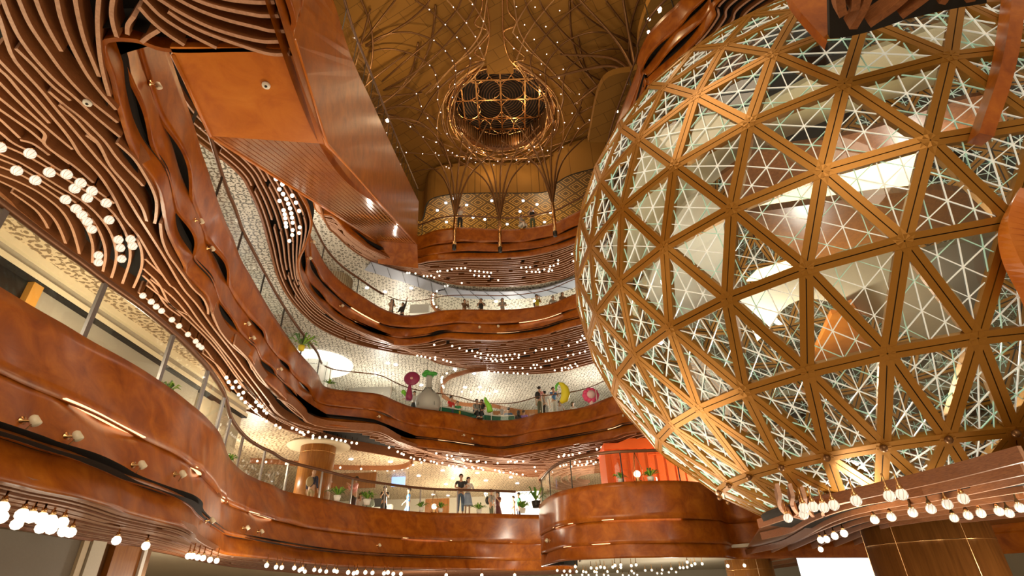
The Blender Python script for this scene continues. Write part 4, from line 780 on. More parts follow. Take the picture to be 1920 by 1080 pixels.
# ------------------------------------------------------------------ globe lamps
def zoom(L, ox, oy, s): return [(ox+x/s, oy+y/s) for x, y in L]
LG = [
 (zoom([(0, 25), (225, 72), (125, 200), (265, 272), (370, 213), (500, 228), (605, 292), (560, 335), (690, 352), (655, 405), (797, 443), (492, 417), (570, 485), (615, 532), (655, 582), (688, 640), (818, 570), (888, 718), (902, 780), (912, 862), (980, 715), (995, 765), (738, 835), (738, 888)], 0, 270, 4), 6.3, .08, 'in the scattered group at the upper left', 'globe lamps in the upper left slats', 1),
 (zoom([(1072, 58), (1135, 103), (1172, 140), (1212, 172), (1290, 238), (1343, 285), (1410, 348), (1468, 400), (1490, 430), (1512, 447)], 0, 540, 4), 6.3, .068, 'in the straight row over the left handrail', 'globe lamps over the left handrail', 1),
 (zoom([(1698, 672), (1715, 705), (1745, 747), (1768, 703), (1795, 743), (1825, 785), (1790, 800), (1810, 828), (1840, 857), (1875, 887), (1918, 915)], 0, 540, 4)+zoom([(400, 455), (420, 480), (440, 490), (460, 520), (480, 538), (402, 527), (447, 585), (478, 600), (548, 630), (580, 648)], 380, 640, 4), 6.3, .06, 'in the cluster where the left handrail bends', 'globe lamps where the rail bends', 0),
 (zoom([(672, 650), (705, 662), (730, 680), (748, 685), (760, 700), (792, 680), (828, 708), (826, 727), (877, 722), (922, 716), (972, 730), (1005, 738), (1037, 743), (1070, 750), (1118, 760), (1155, 765)], 380, 640, 4), 6.3, .058, 'in the row above the round column', 'globe lamps above the round column', 0),
 (zoom([(1398, 797), (1463, 828), (1492, 842), (1508, 850), (1562, 872), (1585, 882), (1630, 885), (1640, 908), (1663, 893), (1712, 900), (1735, 905), (1757, 917), (1798, 912), (1848, 932), (1878, 935), (1905, 938), (1752, 840), (1832, 855), (1835, 878), (1868, 860), (1880, 883)], 380, 640, 4)+zoom([(608, 770), (622, 785), (655, 775), (685, 790), (740, 795), (757, 788), (820, 800), (927, 808), (1020, 798), (1045, 792), (1082, 800), (1100, 793), (1157, 793), (628, 838), (645, 850), (697, 845), (710, 857), (753, 850), (780, 853), (797, 868), (903, 870), (940, 878), (947, 890), (980, 893), (1043, 890), (1067, 902), (1097, 907), (1152, 912)], 740, 700, 4.8), 6.3, .058, 'above the standing couple', 'globe lamps above the standing couple', 0),
 (zoom([(1477, 750), (1520, 745), (1527, 732), (1567, 738), (1603, 732), (1663, 717), (1820, 683), (1862, 667), (1260, 845), (1270, 882)], 740, 700, 4.8), 6.28, .058, 'above the curved drum handrail', 'globe lamps above the drum handrail', 0),
 (zoom([(1490, 835), (1520, 828), (1545, 822), (1590, 838), (1620, 812), (1622, 798), (1665, 795), (1652, 828), (1687, 825), (1723, 822), (1732, 793), (1735, 807), (1767, 790), (1790, 815), (1810, 800), (1847, 802), (1752, 745), (1832, 740), (1888, 745), (1856, 772)], 740, 700, 4.8), 6.25, .058, 'behind the drum glass', 'globe lamps behind the drum glass', 0),
 (zoom([(1578, 927), (1537, 948), (1495, 958), (1437, 966), (1385, 968), (1293, 965), (1267, 963), (1188, 957), (1032, 947), (625, 918), (475, 905), (410, 898)], 380, 640, 4), 6.3, .06, 'on the pale rim behind the round column', 'lamps on the pale rim', 0),
 (zoom([(548, 512), (710, 522), (776, 542), (840, 567), (889, 567), (937, 582), (968, 590), (1030, 602), (1073, 606), (1113, 609), (1150, 611), (1191, 606), (1229, 602), (1272, 595), (1310, 602), (1363, 585), (1462, 563), (1518, 553), (1553, 548), (1600, 545), (1758, 518), (1835, 487), (1867, 470), (1882, 430), (1899, 452)], 700, 540, 4.8), 11.6, .06, 'in the upper string under third gallery', 'upper lamp string under the third gallery', 0),
 (zoom([(917, 614), (965, 626), (1018, 634), (1057, 638), (1100, 643), (1150, 645), (1200, 643), (1250, 638), (1307, 627), (1073, 657), (1113, 659), (1165, 661), (1232, 715), (1277, 713), (1343, 721), (1416, 721), (1456, 721), (1443, 692), (1473, 692), (1508, 713), (1550, 658), (1580, 653), (1607, 643), (1661, 625), (1750, 607), (1799, 599), (1858, 585), (1905, 571)], 700, 540, 4.8), 11.6, .06, 'in the middle string under third gallery', 'middle lamp string under the third gallery', 0),
 (zoom([(1040, 750), (1090, 757), (1123, 759), (1167, 763), (1205, 763), (1263, 767), (1300, 769), (1344, 770), (1387, 772), (1633, 741), (1697, 742), (1697, 722), (1728, 717), (1757, 723), (1785, 716), (1772, 697), (1818, 683), (1836, 702)], 700, 540, 4.8), 11.6, .06, 'on the lowest edge under the third gallery', 'lamps on the lower edge under the third gallery', 0),
 (zoom([(396, 609), (432, 616), (467, 621), (510, 632), (558, 623), (557, 643), (630, 647), (662, 657), (697, 668)], 700, 540, 4.8), 11.6, .06, 'in the short left row under third gallery', 'short lamp row left under the third gallery', 0),
 (zoom([(738, 742), (661, 768), (622, 800), (615, 815), (613, 835), (615, 850), (625, 880), (632, 895), (797, 933), (880, 937), (943, 933), (985, 938), (1045, 947)], 700, 540, 4.8), 11.5, .07, 'on the wavy wooden rim over the sculptures', 'lamps on the wavy rim over the sculptures', 0),
 (zoom([(572, 30), (540, 60), (537, 90), (535, 110), (540, 130), (545, 145), (568, 172)], 700, 540, 4.8), 16.7, .07, 'on the small rim over third gallery', 'lamps on the small curved rim', 0),
 (zoom([(88, 825), (127, 827), (170, 822), (205, 842), (241, 777), (271, 770), (262, 822), (354, 765), (403, 750), (460, 740), (508, 738), (553, 736), (611, 765), (664, 770), (710, 773), (762, 780), (803, 784), (844, 789), (655, 817), (708, 823), (769, 828), (822, 829), (515, 905), (323, 940), (355, 933)], 780, 380, 6)+zoom([(370, 455), (383, 455), (417, 458)], 640, 360, 3), 16.8, .062, 'in the left half under top gallery', 'lamps left under the top gallery', 0),
 (zoom([(925, 872), (1184, 731), (1238, 727), (1284, 727), (1245, 777), (1303, 777), (1347, 779), (1389, 781), (1375, 752), (1443, 752), (1492, 772), (1502, 745), (1510, 716), (1549, 708), (1531, 762), (1597, 687), (1600, 650), (1755, 577), (1772, 656)], 780, 380, 6), 16.8, .062, 'in the right half under top gallery', 'lamps right under the top gallery', 0),
 (zoom([(790, 542), (838, 582), (815, 620), (843, 655), (912, 667), (817, 707), (867, 693), (882, 728), (895, 763), (940, 720), (905, 800), (963, 782), (847, 777), (855, 808), (860, 837), (911, 833), (863, 873), (866, 900), (915, 870), (915, 925), (968, 905), (963, 948), (912, 963), (890, 1007)], 320, 200, 4), 11.6, .07, 'in the column left of the escalator', 'lamps left of the escalator underside', 0),
 (zoom([(15, 15), (15, 120), (245, 90), (350, 115), (465, 130), (570, 155), (700, 180), (188, 195), (460, 240), (577, 250), (715, 280), (795, 290), (1310, 380), (1640, 440)], 0, 950, 6), 1.02, .07, 'in the bottom left slatted ceiling', 'lamps in the bottom left ceiling', 0),
 (zoom([(1412, 930), (1445, 930), (1483, 940), (1523, 945), (1575, 958), (1625, 965)], 0, 810, 4)+zoom([(1500, 1020), (1553, 1030), (1585, 1032), (1655, 1035), (1685, 1048), (1700, 1040), (1715, 1055), (1768, 1045), (1800, 1050), (1835, 1055), (1880, 1050), (1895, 1055)], 0, 720, 3), .95, .06, 'in the bottom row left of centre', 'lamps in the bottom row left of centre', 0),
 (zoom([(38, 1060), (70, 1065), (88, 1060), (135, 1060), (175, 1062), (240, 1065), (262, 1060), (292, 1068), (335, 1068), (590, 1075), (790, 1075), (975, 1075)], 640, 720, 3), .95, .07, 'at the very bottom centre', 'lamps at the bottom centre', 0),
 (zoom([(378, 395), (215, 430), (278, 436), (330, 437), (390, 440), (450, 440), (475, 445), (520, 408), (570, 410), (605, 400), (640, 405), (715, 400), (735, 385), (787, 380), (787, 403), (550, 440), (570, 445), (667, 440), (757, 440), (882, 387), (925, 380), (885, 435), (905, 455), (1007, 430), (1066, 427), (1160, 425), (1115, 455), (1155, 457), (1243, 415), (1220, 447), (1285, 445), (1320, 405), (1350, 405), (1385, 400), (1385, 355), (1425, 385), (1455, 370), (1520, 370), (260, 475), (300, 470), (335, 475), (440, 470), (497, 472), (570, 472), (635, 470), (675, 475), (805, 472), (860, 475), (935, 470)], 1000, 980, 4.8), 1.0, .055, 'crowded under the rounded drum balcony', 'lamps under the drum balcony', 0),
 (zoom([(1750, 390), (1830, 395), (1870, 390), (1900, 385)], 1000, 980, 4.8)+zoom([(395, 930), (440, 925), (500, 900), (570, 880), (395, 1000)], 1440, 780, 4), 1.0, .075, 'between the drum and the dark wood column', 'lamps between drum and column', 0),
 (zoom([(150, 765), (268, 740), (270, 690), (340, 680), (418, 685), (493, 668), (660, 635), (910, 600), (1003, 588), (1465, 620), (1345, 662), (1222, 697), (1085, 725), (925, 757), (800, 778), (1395, 765), (1500, 745), (1597, 730), (1733, 715), (1810, 730), (1890, 688)], 1440, 780, 4), 1.02, .066, 'beneath the sphere at the bottom right', 'lamps beneath the sphere', 1),
]
protos = {}
def lamp_proto(r, parts):
    key = (r, parts)
    if key in protos: return protos[key]
    if parts:
        o = empty('globe_lamp'); o['local'] = 1
        m = MB(); m.lathe((0, 0, -r), [(.001, 0)]+[(r*math.sin(PI*i/9), r-r*math.cos(PI*i/9)) for i in range(1, 9)]+[(.001, 2*r)], 14); m.build('globe', GLOBEN, o)
        m = MB()
        for k in range(10):
            a = k*PI/4; m.tube([(r*1.01*math.sin(PI*t)*math.cos(a+t), r*1.01*math.sin(PI*t)*math.sin(a+t), -r*1.01*math.cos(PI*t)) for t in np.linspace(.05, .95, 9)], .0045, 4)
        m.build('crystal_facets', DIML, o)
        m = MB(); m.lathe((0, 0, r*.75), [(r*.5, 0), (r*.6, .03), (r*.3, .07), (.012, .09), (.012, .22)], 10); m.build('lamp_cap', BRASS, o)
    else:
        m = MB(); m.ball((0, 0, 0), r, 8, 0); m.lathe((0, 0, r*.85), [(r*.5, 0), (r*.4, .05), (.012, .06), (.012, .2)], 6, 1); o = m.build('globe_lamp', [GLOBE, BRASS])
    protos[key] = [o, False]; return protos[key]
allp = []
for g, (L, z, r, where, grp, parts) in enumerate(LG):
    for (x, y) in L: p = atz(x, y, z-r*.9); allp.append((r/np.linalg.norm(p), g, x, y))
allp.sort(reverse=True); cut = allp[299][0]; rest = MB()
for L, z, r, where, grp, parts in LG:
    pts = sorted(L); n = len(pts)
    for i, (x, y) in enumerate(pts):
        p = atz(x, y, z-r*.9)
        if r/np.linalg.norm(p) < cut: rest.ball(p, r, 8, 0); rest.lathe(p+np.array([0, 0, r*.85]), [(r*.5, 0), (r*.4, .05), (.012, .06), (.012, .2)], 6, 1); continue
        pr_ = lamp_proto(r, parts)
        if pr_[1]: o = clone(pr_[0], p)
        else: o = pr_[0]; o.location = p; pr_[1] = True
        pos = 'leftmost' if i == 0 else 'rightmost' if i == n-1 else ordw(i)+' from the left'
        o['label'] = 'globe lamp %s, %s' % (where, pos); o['category'] = 'lamp'; o['group'] = grp
tag(rest.build('globe_lamps', [GLOBE, BRASS]), 'smallest distant globe lamps sprinkled under the upper galleries', 'lamps', kind='stuff')
# white downlights of the patterned ceilings
DL = [([(727, 682), (705, 703), (790, 723), (853, 693), (742, 685), (889, 701), (872, 727), (900, 727), (930, 735)], 11.7, 'second gallery'), ([(688, 540+2/4.8), (722, 548), (852, 555), (930, 566), (1025, 553), (771, 541)], 16.9, 'third gallery'), ([(830, 883), (785, 893), (849, 898), (895, 888), (911, 902), (836, 909), (823, 919), (958, 896), (840, 930), (812, 928), (658, 862), (732, 867), (970, 907)], 6.4, 'lowest gallery')]
for L, z, nm in DL:
    for i, (x, y) in enumerate(sorted(L)):
        p = atz(x, y, z-.01); m = MB(); m.lathe(p, [(.01, 0), (.1, 0), (.12, .03)], 10)
        tag(m.build('recessed_downlight', WGLOW), 'white recessed downlight in the patterned %s ceiling, %s from the left' % (nm, ordw(i)), 'downlight', 'downlights over the '+nm)
# ------------------------------------------------------------------ fascia spotlights
SPL = [(F1, [(35, 782), (124, 820), (251, 866), (323, 893), (455, 990), (483, 997), (385, 975), (708, 1024)], .05), (F2, [(279, 157), (364, 411), (387, 465), (460, 606), (468, 632), (520, 692), (707, 782), (867, 816), (884, 823), (1170, 782)], .05), (F3, [(583, 453), (572, 483), (637, 574), (899, 614), (933, 615)], .07), (FD, [(1030, 1012)], .07)]
fn = {id(F1): 'lowest balcony front', id(F2): 'second balcony front', id(F3): 'third balcony front', id(FD): 'drum balcony front'}
for fr, L, r in SPL:
    for i, (x, y) in enumerate(L):
        p, n_ = fr.hit(x, y); n3 = np.array([n_[0], n_[1], 0]); t3 = np.array([-n_[1], n_[0], 0]); o = empty('wall_spotlight', p)
        tag(o, 'small cream spotlight on the %s, %s' % (fn[id(fr)], 'leftmost' if i == 0 and len(L) > 1 else ordw(i)+' from the left' if len(L) > 1 else 'near its left end'), 'spotlight', 'spotlights on the '+fn[id(fr)])
        ax = Vector(n3).to_track_quat('Z', 'Y').to_matrix(); m = MB(); m.lathe(p, [(r*1.0, 0), (r*1.0, .02), (r*.3, .03), (r*.25, .1)], 12, 0, ax); m.build('wall_plate', BRASS, o)
        hd = p+n3*.13+t3*.02; a2 = Vector(n3*.6-np.array([0, 0, .9])+t3*.3).to_track_quat('Z', 'Y').to_matrix(); m = MB(); m.lathe(hd, [(r*.4, -.07), (r*.85, -.05), (r*1.0, .04), (r*.7, .05)], 12, 0, a2); m.build('lamp_head', SPOTM, o)
        m = MB(); m.bar(hd, hd+np.array([0, 0, -.12])-t3*.08, .012, .012); m.build('yoke', DBRN, o)
for (x, y, z, lab) in ((164, 193, 6.3, 'small round white sensor between the upper left slats'), (499, 160, 6.38, 'small round chrome sensor on the escalator landing underside')):
    p = atz(x, y, z); o = empty('ceiling_sensor', p); tag(o, lab, 'sensor'); m = MB(); m.lathe(p, [(.01, -.02), (.055, -.02), (.06, .01)], 16); m.build('ring', WHITEP, o); m = MB(); m.ball(p+np.array([0, 0, -.02]), .022, 8); m.build('eye', DARK, o)
# ------------------------------------------------------------------ people
def skinmesh(V, Ed, name, mat, parent, sub=1, smooth=True):
    me = bpy.data.meshes.new(name); me.from_pydata([v[0] for v in V], Ed, [])
    o = bpy.data.objects.new(name, me); COL.objects.link(o)
    bm = bmesh.new(); bm.from_mesh(me); bm.verts.layers.skin.verify(); bm.to_mesh(me); bm.free()
    md = o.modifiers.new('s', 'SKIN'); md.use_smooth_shade = True
    for i, v in enumerate(V):
        r = v[1]; me.skin_vertices[0].data[i].radius = (r, r) if np.isscalar(r) else r; me.skin_vertices[0].data[i].use_root = (i == 0)
    md2 = o.modifiers.new('u', 'SUBSURF'); md2.levels = sub; md2.render_levels = sub
    dg = bpy.context.evaluated_depsgraph_get(); m2 = bpy.data.meshes.new_from_object(o.evaluated_get(dg)); m2.name = name
    o.modifiers.clear(); o.data = m2; bpy.data.meshes.remove(me); m2.materials.clear(); m2.materials.append(mat)
    for p in m2.polygons: p.use_smooth = True
    o.parent = parent; return o
def P_(n, c, r=.6): return plain('cloth_'+n, c, r)
SKINM = plain('skin', (.62, .36, .23), .5); SKIND = plain('skin_tan', (.48, .26, .15), .5); HAIR = plain('hair_black', (.015, .01, .008), .4); HAIRB = plain('hair_brown', (.07, .03, .015), .4)
FACEM = plain('face_dark', (.05, .02, .02), .4); LIPS = plain('lips', (.45, .12, .1), .5)
POSES = {
 'down': dict(el=((-.25, .03, 1.14), (.25, .03, 1.14)), wr=((-.27, -.05, .9), (.27, -.05, .9))),
 'rail': dict(el=((-.28, -.16, 1.16), (.28, -.16, 1.16)), wr=((-.08, -.38, 1.08), (.06, -.4, 1.08)), lean=-.1),
 'phone': dict(el=((-.22, -.14, 1.16), (.22, -.14, 1.16)), wr=((-.07, -.32, 1.36), (.06, -.32, 1.36))),
 'point': dict(el=((-.24, -.04, 1.15), (.36, -.14, 1.52)), wr=((-.2, -.24, 1.0), (.5, -.3, 1.72))),
 'reach': dict(el=((-.42, -.02, 1.3), (.42, -.04, 1.32)), wr=((-.62, -.08, 1.2), (.66, -.1, 1.3))),
 'walk': dict(el=((-.25, .14, 1.15), (.25, -.08, 1.15)), wr=((-.26, .12, .92), (.26, -.26, .98)), kn=((-.1, -.16, .5), (.1, .02, .5)), an=((-.1, -.2, .09), (.1, .26, .12))),
 'sit': dict(sit=1, el=((-.25, -.06, .66), (.25, -.06, .66)), wr=((-.14, -.3, .55), (.14, -.3, .55))),
 'bend': dict(sit=1, lean=-.18, el=((-.25, -.2, .62), (.25, -.2, .62)), wr=((-.1, -.42, .5), (.1, -.42, .5))),
}
def person(loc, rz, pose, top, bottom, label, h=1.72, hair='short', hm=None, skin=None, sleeves='short', skirt=False, dress=False, extra=None, group=None):
    q = POSES[pose]; sit = q.get('sit'); dz = -.48 if sit else 0; ln = q.get('lean', 0); skin = skin or SKINM; hm = hm or HAIR; fem = skirt or dress or hair == 'long'
    root = empty('person', loc); root['local'] = 1; root.rotation_euler = (0, 0, rz); root.scale = (h/1.72,)*3; tag(root, label, 'person')
    if group: root['group'] = group
    sw = .165 if fem else .19
    pel = (0, 0, .95+dz); wa = (0, ln*.3, 1.12+dz); chs = (0, ln*.7, 1.32+dz); nk = (0, ln, 1.46+dz)
    sh = [(-sw, ln*.95, 1.41+dz), (sw, ln*.95, 1.41+dz)]; hips = [(-.09, 0, .9+dz), (.09, 0, .9+dz)]
    el = q['el']; wr = q['wr']
    if fem: el = [(e[0]*.9, e[1], e[2]) for e in el]
    if sit: kn = [(-.12, -.42, .46), (.12, -.42, .46)]; an = [(-.12, -.42, .08), (.12, -.42, .08)]
    else: kn = q.get('kn', [(-.095, -.01, .5), (.1, -.01, .5)]); an = q.get('an', [(-.1, .02, .08), (.11, .02, .08)])
    if sit and pose == 'sit': pass
    V = [(pel, (.14, .1)), (wa, (.12 if not fem else .1, .085)), (chs, (.14, .1)), (nk, .055), ((0, ln-.005, 1.53+dz), .052), ((0, ln-.015, 1.6+dz), (.078, .088)), ((0, ln-.01, 1.67+dz), (.076, .09)), ((0, ln, 1.715+dz), .045)]
    E_ = [(0, 1), (1, 2), (2, 3), (3, 4), (4, 5), (5, 6), (6, 7)]
    for s in (0, 1):
        sg = -1 if s == 0 else 1; b = len(V)
        V += [(sh[s], .055), (el[s], .04), (wr[s], .027)]; E_ += [(2, b), (b, b+1), (b+1, b+2)]
        d = np.array(wr[s])-np.array(el[s]); d /= np.linalg.norm(d); side = np.cross(d, (0, 0, 1)); side = side/np.linalg.norm(side) if np.linalg.norm(side) > .1 else np.array([0, 1., 0])
        pm = np.array(wr[s])+d*.06; V.append((tuple(pm), (.034, .02))); E_.append((b+2, b+3)); up = np.cross(side, d)
        for f in range(4):
            o_ = (f-1.5)*.02; ln_ = (.058, .07, .066, .05)[f]; a_ = pm+side*o_+d*.035; c_ = a_+d*ln_-up*.02; i = len(V)
            V += [(tuple(a_), .009), (tuple(c_), .0075)]; E_ += [(b+3, i), (i, i+1)]
        a_ = pm-side*.038*sg-d*.015; i = len(V); V += [(tuple(a_), .011), (tuple(a_+d*.045-side*.012*sg), .009)]; E_ += [(b+3, i), (i, i+1)]
        b = len(V); V += [(hips[s], .085), (kn[s], .058), (an[s], .038), ((an[s][0], an[s][1]-.13, .04), .034)]; E_ += [(0, b), (b, b+1), (b+1, b+2), (b+2, b+3)]
    skinmesh(V, E_, 'body', skin, root)
    # top garment
    V = [((0, 0, .9+dz), (.15, .115)), (wa, (.135 if not fem else .115, .1)), (chs, (.155, .115)), ((0, ln, 1.43+dz), .075)]; E_ = [(0, 1), (1, 2), (2, 3)]
    for s in (0, 1):
        b = len(V); e = np.array(el[s]); S_ = np.array(sh[s]); mid = S_+(e-S_)*(.62 if sleeves == 'short' else 1); V += [(sh[s], .068), (tuple(mid), .056)]; E_ += [(2, b), (b, b+1)]
        if sleeves == 'long': V.append((tuple(e+(np.array(wr[s])-e)*.9), .038)); E_.append((b+1, b+2))
    skinmesh(V, E_, 'shirt' if not dress else 'dress_top', top, root)
    if skirt or dress:
        m = MB(); m.lathe((0, 0, 0), [(.13, 1.02+dz), (.17, .9+dz), (.24, .55 if not sit else .45), (.27, .45 if not sit else .4), (.25, .45 if not sit else .4)], 18); m.build('skirt', bottom, root)
    else:
        V = [((0, 0, .96+dz), (.14, .11)), ((0, 0, .9+dz), (.15, .11))]; E_ = [(0, 1)]
        for s in (0, 1):
            b = len(V); V += [(hips[s], .1), (kn[s], .072), ((an[s][0], an[s][1], an[s][2]+.05), .055)]; E_ += [(1, b), (b, b+1), (b+1, b+2)]
        skinmesh(V, E_, 'trousers', bottom, root)
    m = MB(); [m.ball((an[s][0], an[s][1]-.06, .045), .05, 8, 0, (.95, 1, .8)) for s in (0, 1)]
    for s in (0, 1): m.bar((an[s][0], an[s][1]+.04, .03), (an[s][0], an[s][1]-.19, .03), .085, .055)
    m.build('shoes', plain('shoe_dark', (.05, .045, .04), .5), root)
    hz_ = 1.635+dz
    if hair != 'bald':
        m = MB(); m.ball((0, ln+.022, hz_+.035), .104, 12, 0, (1, 1, .92))
        if hair == 'long': m.tube([(0, ln+.05, hz_+.05), (0, ln+.085, hz_-.1), (0, ln+.08, hz_-.26)], [.085, .1, .05], 10)
        m.build('hair', hm, root)
    m = MB(); [m.ball((sx*.03, ln-.095, hz_-.01), .01, 6) for sx in (-1, 1)]; m.bar((-.022, ln-.098, hz_-.068), (.022, ln-.098, hz_-.068), .01, .008); m.build('eyes_and_mouth', FACEM, root)
    m = MB(); m.bar((0, ln-.09, hz_-.005), (0, ln-.112, hz_-.04), .018, .014); [m.ball((sx*.082, ln, hz_-.02), .018, 6, 0, (.6, 1, 1.4)) for sx in (-1, 1)]; m.build('nose_and_ears', skin, root)
    if extra == 'backpack': m = MB(); m.ball((0, .19+ln, 1.2+dz), .17, 10, 0, (.9, 1, 1.25)); m.tube([(-.12, .1, 1.4+dz), (-.13, -.1, 1.42+dz), (-.12, -.12, 1.2+dz)], .018, 6); m.tube([(.12, .1, 1.4+dz), (.13, -.1, 1.42+dz), (.12, -.12, 1.2+dz)], .018, 6); return root, m
    return root, None
KH = plain('khaki', (.42, .3, .15), .7); BLK = P_('black', (.02, .02, .022)); NAVY = P_('navy', (.02, .03, .07)); JEAN = P_('jean', (.07, .12, .22)); WHT = P_('white', (.75, .72, .68)); PNK = P_('pink', (.8, .35, .32)); LBL = P_('lightblue', (.35, .43, .62)); BLU = P_('blue', (.06, .2, .5)); GRY = P_('grey', (.35, .33, .3)); RED = P_('red', (.75, .04, .03)); MINT = P_('mint', (.5, .6, .5)); DRED = P_('darkred', (.12, .03, .04)); GRN = P_('green', (.05, .4, .15)); YEL = P_('yellow', (.75, .6, .03)); PUR = P_('purple', (.3, .15, .5)); OLV = P_('olive', (.12, .13, .07)); PCH = P_('peach', (.75, .5, .35)); BRN = P_('brown', (.2, .1, .05))
def hp(x, y, fz, hh): p = atz(x, y, fz+hh); return (p[0], p[1], fz)
PEOPLE = [
 (589, 885, 3.3, 1.62, PI*.9, 'down', P_('navyshirt', (.02, .025, .06)), KH, 'balding man in a navy shirt and khaki trousers with a tan backpack, back turned', dict(hair='bald', extra='backpack', sleeves='long')),
 (668, 899, 3.3, 1.62, -.9, 'phone', PNK, BLK, 'person in a pink shirt holding a phone behind the lowest glass rail', dict(hair='short', sleeves='long')),
 (677, 929, 3.3, 1.15, .6, 'sit', WHT, GRY, 'seated woman with long black hair and white top, left of the mint one', dict(hair='long', sleeves='long')),
 (694, 929, 3.3, 1.15, 0, 'sit', MINT, MINT, 'seated woman in a pale mint top with long black hair facing the void', dict(hair='long', sleeves='long')),
 (721, 932, 3.3, 1.2, .2, 'phone', BLK, BLK, 'woman in black raising a phone beside the seated women', dict(hair='long', h=1.62)),
 (766, 932, 3.3, 1.3, -1.2, 'walk', BLU, JEAN, 'man in a blue patterned shirt leaning right at the lowest gallery', dict(skin=SKIND)),
 (864, 895, 3.3, 1.62, .25, 'rail', BLK, JEAN, 'man in a black t-shirt and dark jeans leaning on the brown handrail', dict(h=1.76)),
 (877, 903, 3.3, 1.55, .5, 'rail', WHT, LBL, 'woman in a light blue skirt leaning on the rail beside the man in black', dict(hair='long', skirt=True, h=1.66, sleeves='long')),
 (921, 922, 3.3, 1.62, 1.2, 'down', GRY, OLV, 'man in a grey t-shirt with a dark backpack facing right', dict(extra='backpack')),
 (933, 928, 3.3, 1.58, -.3, 'phone', DRED, DRED, 'woman in a dark red dress taking a photo with her phone', dict(hair='long', dress=True, h=1.66)),
 (962, 938, 3.3, 1.5, -1.0, 'walk', BRN, GRY, 'small woman in a brown patterned top left of the boy in green stripes', dict(hair='short', h=1.55)),
 (972, 928, 3.3, 1.62, -1.3, 'down', GRN, NAVY, 'boy in a green and blue striped shirt near the lit doorway', dict(h=1.7)),
 (777, 741, 8.5, 1.5, .3, 'reach', WHT, BLK, 'woman in a white top with arms out between the two big sculptures', dict(hair='long', skirt=True, h=1.6)),
 (842, 749, 8.5, 1.12, .9, 'bend', RED, JEAN, 'man in a bright red t-shirt bending over while seated', dict()),
 (858, 757, 8.5, 1.1, .2, 'sit', GRN, YEL, 'child in green beside the man in red', dict(h=1.45)),
 (894, 752, 8.5, 1.15, .5, 'sit', GRY, BLK, 'seated man in dark grey with a black backpack and bare knees', dict(extra='backpack')),
 (903, 753, 8.5, 1.15, -.3, 'sit', BLK, BLK, 'seated woman in black wearing a white cap', dict(hair='long')),
 (941, 772, 8.5, 1.1, PI, 'sit', PCH, BLK, 'seated woman in a peach top seen from behind', dict(hair='long', hm=HAIRB)),
 (953, 768, 8.5, 1.15, PI, 'sit', JEAN, JEAN, 'seated man in a denim shirt seen from behind', dict(sleeves='long')),
 (972, 775, 8.5, 1.1, PI, 'sit', BLK, BLK, 'seated woman in black seen from behind, right of the denim shirt', dict(hair='long')),
 (982, 774, 8.5, 1.1, PI*.9, 'sit', PUR, BLK, 'seated woman in a purple top seen from behind', dict(hair='short', hm=HAIRB)),
 (1011, 729, 8.5, 1.62, PI*.8, 'down', PNK, OLV, 'tall man in a pink shirt and olive trousers with back turned', dict(h=1.78, extra='backpack')),
 (1021, 738, 8.5, 1.6, PI, 'down', GRY, BLK, 'man in grey standing close behind the pink shirt', dict(h=1.7)),
 (1037, 730, 8.5, 1.62, .4, 'phone', BLU, WHT, 'young man in a blue t-shirt holding a phone by the yellow sculpture', dict()),
 (1049, 760, 8.5, 1.05, 0, 'bend', WHT, NAVY, 'crouching person in a navy cap before the yellow sculpture', dict(h=1.6, hm=NAVY)),
 (1074, 757, 8.5, 1.15, .3, 'sit', WHT, BLK, 'seated woman with long dark hair right of the yellow sculpture', dict(hair='long')),
 (735, 566, 13.7, 1.55, .5, 'phone', PCH, GRY, 'woman with long brown hair drinking at the left end of the third gallery rail', dict(hair='long', hm=HAIRB, h=1.62)),
 (755, 574, 13.7, 1.5, -.4, 'point', BLK, BLK, 'person in black pointing up at the right from the third gallery', dict(hair='long', h=1.6, sleeves='long')),
 (871, 569, 13.7, 1.45, .7, 'phone', BRN, BRN, 'person in brown bowed over the third gallery rail', dict(h=1.6, hm=HAIRB, sleeves='long')),
 (902, 564, 13.7, 1.6, 0, 'phone', BLK, BLK, 'man in black holding a camera on the third gallery', dict()),
 (942, 567, 13.7, 1.5, 0, 'rail', GRY, BLK, 'woman with dark hair and grey top leaning on the third gallery rail', dict(hair='long', h=1.62)),
 (1006, 557, 13.7, 1.6, .3, 'phone', YEL, BLK, 'man in black and yellow taking a photo near the sphere', dict(extra='backpack')),
 (1037, 560, 13.7, 1.55, .3, 'down', GRY, BLK, 'grey haired onlooker beside the man in yellow', dict(hm=plain('hair_grey', (.3, .3, .3), .5))),
 (1055, 555, 13.7, 1.5, .3, 'down', BRN, BLK, 'onlooker on the third gallery closest to the sphere', dict(hair='long', hm=HAIRB)),
 (863, 391, 18.9, 1.62, .4, 'phone', WHT, BLK, 'person in white with black trousers behind the left tree strut', dict()),
 (975, 409, 18.9, 1.1, .8, 'bend', GRY, WHT, 'person crouching at the top gallery glass', dict(h=1.6)),
 (997, 393, 18.9, 1.62, 0, 'phone', BLK, OLV, 'person in black standing at the top gallery rail', dict()),
]
for (x, y, fz, hh, rz, pose, top, bot, lab, kw) in PEOPLE:
    r, pk = person(hp(x, y, fz, hh*(kw.get('h', 1.72)/1.72)), rz, pose, top, bot, lab, **kw)
    if pk: pk.build('backpack', KH if 'tan backpack' in lab else BLK, r)
